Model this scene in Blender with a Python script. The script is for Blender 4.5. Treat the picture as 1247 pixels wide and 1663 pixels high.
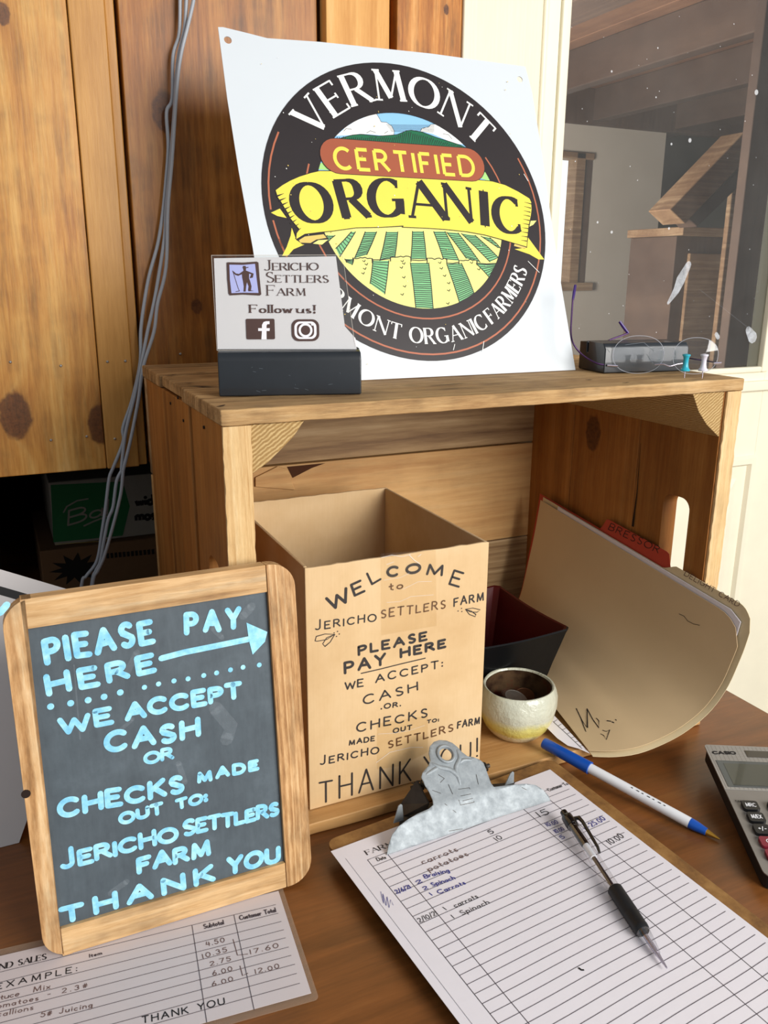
import bpy, bmesh, math, random
from mathutils import Vector, Matrix
random.seed(7)
for o in list(bpy.data.objects): bpy.data.objects.remove(o)
SC = bpy.context.scene
V = Vector
# ------------------------------------------------------------------ camera
F = 1354.43
CAMP = V((-0.13132, -0.52878, 0.42325))
YAW, PITCH, ROLL = 0.43801, 0.27794, 0.00654
FWD = V((math.sin(YAW)*math.cos(PITCH), math.cos(YAW)*math.cos(PITCH), -math.sin(PITCH)))
_r = V((math.cos(YAW), -math.sin(YAW), 0)); _u = _r.cross(FWD)
RGT = math.cos(ROLL)*_r + math.sin(ROLL)*_u
UPV = -math.sin(ROLL)*_r + math.cos(ROLL)*_u
cd = bpy.data.cameras.new('camera'); cam = bpy.data.objects.new('camera', cd)
SC.collection.objects.link(cam); SC.camera = cam
cd.sensor_fit = 'VERTICAL'; cd.sensor_height = 36; cd.sensor_width = 27; cd.lens = F*36/1663
cd.clip_start = 0.01; cd.clip_end = 100
m = Matrix.Identity(4)
for i in range(3):
    m[i][0] = RGT[i]; m[i][1] = UPV[i]; m[i][2] = -FWD[i]; m[i][3] = CAMP[i]
cam.matrix_world = m
# ------------------------------------------------------------------ world and lights
W_ = bpy.data.worlds.new('world'); SC.world = W_; W_.use_nodes = True
wb = W_.node_tree.nodes['Background']; wb.inputs[0].default_value = (0.86, 0.93, 1.0, 1); wb.inputs[1].default_value = 0.40
def area(name, loc, target, sx, sy, power, color):
    l = bpy.data.lights.new(name, 'AREA'); l.shape = 'RECTANGLE'; l.size = sx; l.size_y = sy
    l.energy = power; l.color = color
    o = bpy.data.objects.new(name, l); SC.collection.objects.link(o)
    d = V(target)-V(loc); o.location = loc; o.rotation_euler = d.to_track_quat('-Z', 'Y').to_euler()
    return o
area('window_light', (0.9, -1.8, 0.85), (0.2, 0.1, 0.15), 1.15, 1.1, 58, (1.0, 0.97, 0.93))
area('room_light', (-1.6, -2.2, 1.3), (0.1, 0.2, 0.2), 1.4, 1.2, 2.5, (1.0, 0.96, 0.9))
area('far_room_fill', (0.75, 1.7, 0.35), (2.6, 2.5, 1.0), 0.5, 0.5, 48, (1.0, 0.97, 0.92))  # hidden fill lamp added to brighten the room behind the glass
SC.view_settings.view_transform = 'Standard'; SC.view_settings.look = 'None'
SC.view_settings.gamma = 1; SC.view_settings.use_curve_mapping = False
SC.view_settings.exposure = 0.0
# ------------------------------------------------------------------ geometry helpers
def ray(px, py): return FWD + RGT*((px-623.5)/F) - UPV*((py-831.5)/F)
def hit(px, py, n, c):
    n = V(n); d = ray(px, py); return CAMP + d*((V(c)-CAMP).dot(n)/d.dot(n))
def hz(px, py, z): return hit(px, py, (0, 0, 1), (0, 0, z))
def hy(px, py, y): return hit(px, py, (0, 1, 0), (0, y, 0))
def hx(px, py, x): return hit(px, py, (1, 0, 0), (x, 0, 0))
def proj(p):
    d = V(p)-CAMP; z = d.dot(FWD); return (623.5+F*d.dot(RGT)/z, 831.5-F*d.dot(UPV)/z)
class Frame:
    """a flat surface: origin, right axis, up axis; local z points off the surface"""
    def __init__(s, o, ex, ey):
        s.o = V(o); s.ex = V(ex).normalized(); s.n = s.ex.cross(V(ey)).normalized(); s.ey = s.n.cross(s.ex)
    def uv(s, px, py):
        q = hit(px, py, s.n, s.o)-s.o; return (q.dot(s.ex), q.dot(s.ey))
    def P(s, u, v, w=0): return s.o + s.ex*u + s.ey*v + s.n*w
COLL = SC.collection
BASE = {}
def thing(name, label, cat, loc=(0, 0, 0), group=None):
    o = bpy.data.objects.new(name, None); COLL.objects.link(o); o.location = loc
    o.empty_display_size = 0.02
    o['label'] = label; o['category'] = cat
    if group: o['group'] = group
    BASE[o.name] = V(loc); return o
def tag(o, label, cat, group=None):
    o['label'] = label; o['category'] = cat
    if group: o['group'] = group
    return o
class MB:
    def __init__(s): s.v = []; s.f = []; s.mi = []; s.c = 0
    def nz(s, z): s.c += 1; return z+(s.c % 14)*2.5e-6
    def add(s, vs, fs, mi=0):
        b = len(s.v); s.v += [tuple(v) for v in vs]; s.f += [tuple(i+b for i in f) for f in fs]; s.mi += [mi]*len(fs)
    def box(s, a, b, mi=0, fn=None):
        (x0, y0, z0), (x1, y1, z1) = a, b
        vs = [(x0,y0,z0),(x1,y0,z0),(x1,y1,z0),(x0,y1,z0),(x0,y0,z1),(x1,y0,z1),(x1,y1,z1),(x0,y1,z1)]
        if fn: vs = [fn(*v) for v in vs]
        s.add(vs, [(3,2,1,0),(4,5,6,7),(0,1,5,4),(1,2,6,5),(2,3,7,6),(3,0,4,7)], mi)
    def fbox(s, fr, u0, v0, w0, u1, v1, w1, mi=0): s.box((u0, v0, w0), (u1, v1, w1), mi, fr.P)
    def prism(s, pts, off, mi=0):
        """convex-ish outline pts (3D) extruded by vector off"""
        n = len(pts); off = V(off); p = [V(q) for q in pts]; q = [a+off for a in p]
        s.add(p+q, [tuple(range(n))[::-1], tuple(range(n, 2*n))]+[(i, (i+1) % n, n+(i+1) % n, n+i) for i in range(n)], mi)
    def tube(s, path, r, n=8, mi=0, caps=True):
        path = [V(p) for p in path]; rs = r if isinstance(r, (list, tuple)) else [r]*len(path)
        vs = []; fs = []; up = None
        for i, p in enumerate(path):
            t = (path[min(i+1, len(path)-1)]-path[max(i-1, 0)]).normalized()
            if up is None: up = V((0, 0, 1)) if abs(t.z) < .9 else V((1, 0, 0))
            a = t.cross(up).normalized(); b = a.cross(t); up = b
            for k in range(n):
                g = 2*math.pi*k/n; vs.append(p + (a*math.cos(g)+b*math.sin(g))*rs[i])
        for i in range(len(path)-1):
            for k in range(n):
                k2 = (k+1) % n; fs.append((i*n+k, i*n+k2, (i+1)*n+k2, (i+1)*n+k))
        if caps: fs.append(tuple(range(n))[::-1]); fs.append(tuple(range((len(path)-1)*n, len(path)*n)))
        s.add(vs, fs, mi)
    def lathe(s, prof, c, ax=(0, 0, 1), n=32, mi=0, wob=None):
        ax = V(ax).normalized(); a = ax.orthogonal().normalized() if abs(ax.z) < .99 else V((1, 0, 0)); b = ax.cross(a); c = V(c)
        vs = []; fs = []
        for i, (r, h) in enumerate(prof):
            for k in range(n):
                g = 2*math.pi*k/n; w = wob(i, g) if wob else 1
                vs.append(c+ax*h+(a*math.cos(g)+b*math.sin(g))*(r*w))
        for i in range(len(prof)-1):
            for k in range(n):
                k2 = (k+1) % n; fs.append((i*n+k, i*n+k2, (i+1)*n+k2, (i+1)*n+k))
        fs.append(tuple(range(n))[::-1]); fs.append(tuple(range((len(prof)-1)*n, len(prof)*n)))
        s.add(vs, fs, mi)
    def ribbon(s, fr, pts, w, z=0.0001, mi=0, cap=True, fn=None):
        """flat brush stroke on a frame; w is a width or list of widths"""
        P = fn or fr.P; z = s.nz(z)
        q = [V((a[0], a[1])) for a in pts]; k = [q[0]]; ws = w if isinstance(w, list) else [w]*len(q); kw = [ws[0]]
        for a, ww in zip(q[1:], ws[1:]):
            if (a-k[-1]).length > 1e-6: k.append(a); kw.append(ww)
        if len(k) == 1:
            s.disc(fr, k[0], kw[0]/2, z, mi, fn=fn); return
        vs = []; L = len(k)
        for i in range(L):
            t = (k[min(i+1, L-1)]-k[max(i-1, 0)]).normalized(); nn = V((-t.y, t.x))
            sc = 1
            if 0 < i < L-1:
                t1 = (k[i]-k[i-1]).normalized(); sc = 1/max(.6, abs(t.dot(t1)))
            for sg in (1, -1):
                a = k[i]+nn*(sg*kw[i]/2*sc); vs.append(P(a.x, a.y, z))
        s.add(vs, [(2*i, 2*i+1, 2*i+3, 2*i+2) for i in range(L-1)], mi)
        if cap:
            s.disc(fr, k[0], kw[0]/2, z, mi, 8, fn); s.disc(fr, k[-1], kw[-1]/2, z, mi, 8, fn)
    def disc(s, fr, c, r, z, mi=0, n=12, fn=None):
        P = fn or fr.P; z = s.nz(z)
        s.add([P(c[0]+r*math.cos(2*math.pi*i/n), c[1]+r*math.sin(2*math.pi*i/n), z) for i in range(n)], [tuple(range(n))], mi)
    def ring(s, fr, c, r0, r1, z, a0=0, a1=360, mi=0, n=72):
        n = max(3, int(n*abs(a1-a0)/360)); vs = []
        for i in range(n+1):
            g = math.radians(a0+(a1-a0)*i/n)
            for r in (r0, r1): vs.append(fr.P(c[0]+r*math.cos(g), c[1]+r*math.sin(g), z))
        s.add(vs, [(2*i, 2*i+1, 2*i+3, 2*i+2) for i in range(n)], mi)
    def poly(s, fr, pts, z, mi=0, fn=None):
        """any simple polygon, triangulated"""
        from mathutils.geometry import tessellate_polygon
        P = fn or fr.P
        t = tessellate_polygon([[V((a[0], a[1], 0)) for a in pts]])
        s.add([P(a[0], a[1], z) for a in pts], [tuple(x) for x in t], mi)
    def build(s, name, mats, parent=None, loc=None, smooth=False, bevel=0, seg=2, auto=False):
        me = bpy.data.meshes.new(name)
        if parent is not None:
            base = BASE[parent.name]
        else: base = V(loc) if loc is not None else V((0, 0, 0))
        me.from_pydata([V(v)-base for v in s.v], [], s.f)
        for mt in (mats if isinstance(mats, list) else [mats]): me.materials.append(mt)
        me.polygons.foreach_set('material_index', s.mi)
        me.validate(); me.update()
        o = bpy.data.objects.new(name, me); COLL.objects.link(o)
        if parent is not None: o.parent = parent; BASE[o.name] = base
        else: o.location = base; BASE[o.name] = base
        if smooth: me.polygons.foreach_set('use_smooth', [True]*len(me.polygons)); me.set_sharp_from_angle(angle=math.radians(38))
        if bevel:
            b = o.modifiers.new('bevel', 'BEVEL'); b.width = bevel; b.segments = seg; b.limit_method = 'ANGLE'; b.angle_limit = math.radians(40)
            if not smooth: me.polygons.foreach_set('use_smooth', [True]*len(me.polygons)); 
            w = o.modifiers.new('wn', 'WEIGHTED_NORMAL'); w.keep_sharp = True
        return o
def struct(o): o['kind'] = 'structure'; return o
def fix_normals(o):
    bm = bmesh.new(); bm.from_mesh(o.data); bmesh.ops.recalc_face_normals(bm, faces=bm.faces); bm.to_mesh(o.data); bm.free(); return o
def slab(name, fr, outer, holes, w0, w1, mat, parent=None, loc=None, bevel=0, cuts=None, warp=None, smooth=False):
    """outline with holes in a frame, thickness w0..w1 (triangulated caps)"""
    bm = bmesh.new(); loops = [outer]+holes; edges = []; rings = []
    for lp in loops:
        vs = [bm.verts.new((a[0], a[1], 0)) for a in lp]; rings.append(vs)
        for i in range(len(vs)): edges.append(bm.edges.new((vs[i], vs[(i+1) % len(vs)])))
    bmesh.ops.triangle_fill(bm, use_beauty=True, use_dissolve=False, edges=edges, normal=(0, 0, 1))
    if cuts:
        for ax_, vals in ((0, cuts[0]), (1, cuts[1])):
            for q_ in vals:
                co = V((q_, 0, 0)) if ax_ == 0 else V((0, q_, 0)); no = V((1, 0, 0)) if ax_ == 0 else V((0, 1, 0))
                bmesh.ops.bisect_plane(bm, geom=bm.verts[:]+bm.edges[:]+bm.faces[:], plane_co=co, plane_no=no)
        be = [e for e in bm.edges if len(e.link_faces) == 1]
        rings = []; seen = set()
        for e in be:
            if e in seen: continue
            lp = [e.verts[0]]; cur = e; vv = e.verts[1]; seen.add(e)
            while vv != lp[0]:
                lp.append(vv); nx = [x for x in vv.link_edges if len(x.link_faces) == 1 and x not in seen][0]; seen.add(nx); vv = nx.other_vert(vv)
            rings.append(lp)
    bm.verts.ensure_lookup_table(); bm.verts.index_update(); bm.faces.ensure_lookup_table()
    PP = warp or fr.P
    top = [v.co.copy() for v in bm.verts]; fs = [[v.index for v in f.verts] for f in bm.faces]
    rr = [[v.index for v in r] for r in rings]; bm.free()
    n = len(top); mb = MB()
    vs = [PP(a.x, a.y, w1) for a in top]+[PP(a.x, a.y, w0) for a in top]
    faces = [tuple(f) for f in fs]+[tuple(i+n for i in reversed(f)) for f in fs]
    for r in rr:
        for i in range(len(r)): a, b = r[i], r[(i+1) % len(r)]; faces.append((a, a+n, b+n, b))
    mb.add(vs, faces); o = mb.build(name, mat, parent, loc)
    fix_normals(o)
    if smooth: o.data.polygons.foreach_set('use_smooth', [True]*len(o.data.polygons))
    if bevel:
        b = o.modifiers.new('bevel', 'BEVEL'); b.width = bevel; b.segments = 2; b.limit_method = 'ANGLE'; b.angle_limit = math.radians(50)
    if smooth: w = o.modifiers.new('wn', 'WEIGHTED_NORMAL'); w.keep_sharp = True
    return o
def rrect(x0, y0, x1, y1, r, n=6):
    out = []
    for cx, cy, a in ((x1-r, y1-r, 0), (x0+r, y1-r, 90), (x0+r, y0+r, 180), (x1-r, y0+r, 270)):
        for i in range(n+1):
            g = math.radians(a+90*i/n); out.append((cx+r*math.cos(g), cy+r*math.sin(g)))
    return out
def smoothpath(pts, n=6):
    """Catmull-Rom through points (Vectors)"""
    pts = [V(p) for p in pts]; out = []
    for i in range(len(pts)-1):
        p0 = pts[max(i-1, 0)]; p1 = pts[i]; p2 = pts[i+1]; p3 = pts[min(i+2, len(pts)-1)]
        for k in range(n):
            t = k/n; out.append(0.5*((2*p1)+(p2-p0)*t+(2*p0-5*p1+4*p2-p3)*t*t+(3*p1-p0-3*p2+p3)*t*t*t))
    out.append(pts[-1]); return out
# ------------------------------------------------------------------ materials
def lin(h):
    h = h.lstrip('#'); c = [int(h[i:i+2], 16)/255 for i in (0, 2, 4)]
    return tuple([x/12.92 if x <= .04045 else ((x+.055)/1.055)**2.4 for x in c])+(1,)
class NT:
    def __init__(s, name):
        s.m = bpy.data.materials.new(name); s.m.use_nodes = True; s.t = s.m.node_tree; s.N = s.t.nodes; s.b = s.N['Principled BSDF']
    def n(s, t, **k):
        x = s.N.new(t)
        for a, b in k.items():
            if a.startswith('i_'):
                key = a[2:]; x.inputs[int(key) if key.isdigit() else key].default_value = b
            else: setattr(x, a, b)
        return x
    def l(s, a, b): s.t.links.new(a, b)
    def math(s, op, a, b=None, c=None):
        x = s.n('ShaderNodeMath', operation=op)
        for i, q in enumerate((a, b, c)):
            if q is None: continue
            if isinstance(q, (int, float)): x.inputs[i].default_value = q
            else: s.l(q, x.inputs[i])
        return x.outputs[0]
    def noise(s, vec, scale, detail=4, rough=.5, dist=0):
        x = s.n('ShaderNodeTexNoise'); x.inputs['Scale'].default_value = scale; x.inputs['Detail'].default_value = detail
        x.inputs['Roughness'].default_value = rough; x.inputs['Distortion'].default_value = dist
        s.l(vec, x.inputs['Vector']); return x.outputs['Fac']
    def ramp(s, fac, stops, interp='LINEAR'):
        x = s.n('ShaderNodeValToRGB'); e = x.color_ramp.elements; x.color_ramp.interpolation = interp
        while len(e) < len(stops): e.new(.5)
        for k, (p, c) in zip(e, stops):
            k.position = p; k.color = lin(c) if isinstance(c, str) else (c, c, c, 1)
        s.l(fac, x.inputs[0]); return x.outputs[0]
    def mix(s, fac, a, b, mode='MIX'):
        x = s.n('ShaderNodeMix', data_type='RGBA', blend_type=mode)
        for inp, q in ((x.inputs[0], fac), (x.inputs[6], a), (x.inputs[7], b)):
            if isinstance(q, (int, float)): inp.default_value = q
            elif isinstance(q, str): inp.default_value = lin(q)
            elif isinstance(q, tuple): inp.default_value = q
            else: s.l(q, inp)
        return x.outputs[2]
    def bump(s, h, st, dist=.001):
        x = s.n('ShaderNodeBump'); x.inputs['Strength'].default_value = st; x.inputs['Distance'].default_value = dist
        s.l(h, x.inputs['Height']); s.l(x.outputs[0], s.b.inputs['Normal'])
    def coord(s, off=(0, 0, 0), scale=(1, 1, 1)):
        tc = s.n('ShaderNodeTexCoord'); mp = s.n('ShaderNodeMapping'); mp.inputs['Location'].default_value = off
        mp.inputs['Scale'].default_value = scale; s.l(tc.outputs['Object'], mp.inputs[0]); return mp.outputs[0]
def plain(name, color, rough=.6, metal=0, var=.06, nscale=60, bump=.0, spec=.4, coat=0):
    t = NT(name); v = t.coord(); f = t.noise(v, nscale, 5, .6)
    c = lin(color); lo = tuple(max(0, x*(1-var*2)) for x in c[:3])+(1,); hi = tuple(min(1, x*(1+var)) for x in c[:3])+(1,)
    t.l(t.mix(f, lo, hi), t.b.inputs['Base Color'])
    t.b.inputs['Roughness'].default_value = rough; t.b.inputs['Metallic'].default_value = metal
    t.b.inputs['Specular IOR Level'].default_value = spec; t.b.inputs['Coat Weight'].default_value = coat
    if bump: t.bump(f, bump, .0006)
    return t.m
def wood(name, cols, along='z', grain=1.0, knots=(), rings=26, rough=.55, bump=.25, coarse=.5, off=(0, 0, 0), coat=0, knotcol='#3a1c0c', across=None, contrast=1.0, dirt=0.0):
    """procedural plank wood. along = grain axis; knots = [(x,y,z,radius)] in object coordinates"""
    t = NT(name); v = t.coord(off)
    raw = t.coord()
    st = {'x': (2.2, 30, 30), 'y': (30, 2.2, 30), 'z': (30, 30, 2.2)}[along]
    mp = t.n('ShaderNodeMapping'); mp.inputs['Scale'].default_value = st; t.l(v, mp.inputs[0])
    fib = t.noise(mp.outputs[0], 14*grain, 6, .65)
    low = t.noise(mp.outputs[0], .55*grain, 3, .5, .6)
    sep = t.n('ShaderNodeSeparateXYZ'); t.l(raw, sep.inputs[0])
    ax = across or {'x': 'z', 'y': 'x', 'z': 'x'}[along]
    q = sep.outputs['xyz'.index(ax)]
    wl = t.noise(mp.outputs[0], .18*grain, 2, .5)
    q = t.math('ADD', q, t.math('MULTIPLY', t.math('SUBTRACT', wl, .5), .12*coarse*2))
    kd = None; hal = None
    for (kx, ky, kz, kr) in knots:
        d = t.n('ShaderNodeVectorMath', operation='SUBTRACT'); t.l(raw, d.inputs[0]); d.inputs[1].default_value = (kx, ky, kz)
        s2 = {'x': (.65, 1, 1), 'y': (1, .65, 1), 'z': (1, 1, .65)}[along]
        d2 = t.n('ShaderNodeVectorMath', operation='MULTIPLY'); t.l(d.outputs[0], d2.inputs[0]); d2.inputs[1].default_value = s2
        ln = t.n('ShaderNodeVectorMath', operation='LENGTH'); t.l(d2.outputs[0], ln.inputs[0])
        rr = t.math('DIVIDE', ln.outputs['Value'], kr)
        g = t.math('DIVIDE', 1.0, t.math('ADD', 1.0, t.math('MULTIPLY', rr, rr)))
        q = t.math('ADD', q, t.math('MULTIPLY', g, kr*2.2))
        rn = t.math('ADD', rr, t.math('MULTIPLY', t.math('SUBTRACT', t.noise(raw, 1.6/kr, 2), .5), .5))
        g2 = t.n('ShaderNodeMapRange', interpolation_type='SMOOTHSTEP'); t.l(rn, g2.inputs[0])
        g2.inputs[1].default_value = .85; g2.inputs[2].default_value = 1.12; g2.inputs[3].default_value = 1; g2.inputs[4].default_value = 0
        gg = t.math('MULTIPLY', g, t.math('MULTIPLY', g, .9)); hal = gg if hal is None else t.math('MAXIMUM', hal, gg)
        kd = g2.outputs[0] if kd is None else t.math('MAXIMUM', kd, g2.outputs[0])
    rn1 = t.n('ShaderNodeTexNoise', noise_dimensions='1D'); rn1.inputs['Scale'].default_value = 1; rn1.inputs['Detail'].default_value = 2.5; rn1.inputs['Roughness'].default_value = .6
    t.l(t.math('MULTIPLY', q, rings*2.2), rn1.inputs['W'])
    blot = t.noise(v, 9, 3, .55)
    f = t.math('ADD', t.math('MULTIPLY', low, .30), t.math('MULTIPLY', rn1.outputs['Fac'], .34*contrast))
    f = t.math('ADD', f, t.math('MULTIPLY', blot, .30))
    f = t.math('ADD', f, t.math('MULTIPLY', t.math('SUBTRACT', fib, .5), .30*contrast))
    f = t.math('ADD', f, .03+.17*(1-contrast))
    n = len(cols); col = t.ramp(f, [(.22+.5*i/(n-1), c) for i, c in enumerate(cols)])
    if kd is not None:
        kc = t.ramp(t.noise(raw, 260, 4, .7), [(.3, knotcol), (.75, '#7a4620')])
        col = t.mix(t.math('MINIMUM', hal, .55), col, cols[0])
        col = t.mix(t.math('MULTIPLY', kd, .88), col, kc)
    if dirt:
        dn = t.ramp(t.noise(mp.outputs[0], 3.2, 7, .72), [(.46, 0.0), (.60, 1.0)]); dm = t.ramp(t.noise(raw, 24, 3, .6), [(.42, 0.0), (.66, 1.0)])
        col = t.mix(t.math('MULTIPLY', t.math('MULTIPLY', dn, t.math('ADD', .35, t.math('MULTIPLY', dm, .65))), dirt), col, '#3b2816')
        col = t.mix(t.math('MULTIPLY', dm, dirt*.35), col, '#6a4a2a')
    t.l(col, t.b.inputs['Base Color']); t.b.inputs['Roughness'].default_value = rough
    t.b.inputs['Specular IOR Level'].default_value = .35; t.b.inputs['Coat Weight'].default_value = coat; t.b.inputs['Coat Roughness'].default_value = .3
    t.bump(fib, bump, .0008)
    return t.m
def glassmat(name, tint=(1, 1, 1, 1), alpha=.1, rough=.03):
    t = NT(name); tr = t.n('ShaderNodeBsdfTransparent'); gl = t.n('ShaderNodeBsdfGlossy'); gl.inputs['Roughness'].default_value = rough
    tr.inputs[0].default_value = tint
    fr = t.n('ShaderNodeLayerWeight'); fr.inputs[0].default_value = .5
    mx = t.n('ShaderNodeMixShader'); t.l(t.math('ADD', t.math('MULTIPLY', t.math('POWER', fr.outputs['Facing'], 4.0), .7), alpha), mx.inputs[0]); t.l(tr.outputs[0], mx.inputs[1]); t.l(gl.outputs[0], mx.inputs[2])
    t.l(mx.outputs[0], t.N['Material Output'].inputs['Surface']); return t.m
def film(name, color, amt, rough=.3, noise=0):
    """thin translucent plastic, dust or tape"""
    t = NT(name); tr = t.n('ShaderNodeBsdfTransparent'); mx = t.n('ShaderNodeMixShader')
    t.b.inputs['Base Color'].default_value = lin(color); t.b.inputs['Roughness'].default_value = rough
    if noise:
        f = t.noise(t.coord(), noise, 5, .7); t.l(t.math('MULTIPLY', f, amt*2), mx.inputs[0])
    else: mx.inputs[0].default_value = amt
    t.l(tr.outputs[0], mx.inputs[1]); t.l(t.b.outputs[0], mx.inputs[2]); t.l(mx.outputs[0], t.N['Material Output'].inputs['Surface']); return t.m
def emit(name, color, st):
    t = NT(name); e = t.n('ShaderNodeEmission'); e.inputs[0].default_value = lin(color); e.inputs[1].default_value = st
    t.l(e.outputs[0], t.N['Material Output'].inputs['Surface']); return t.m
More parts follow.
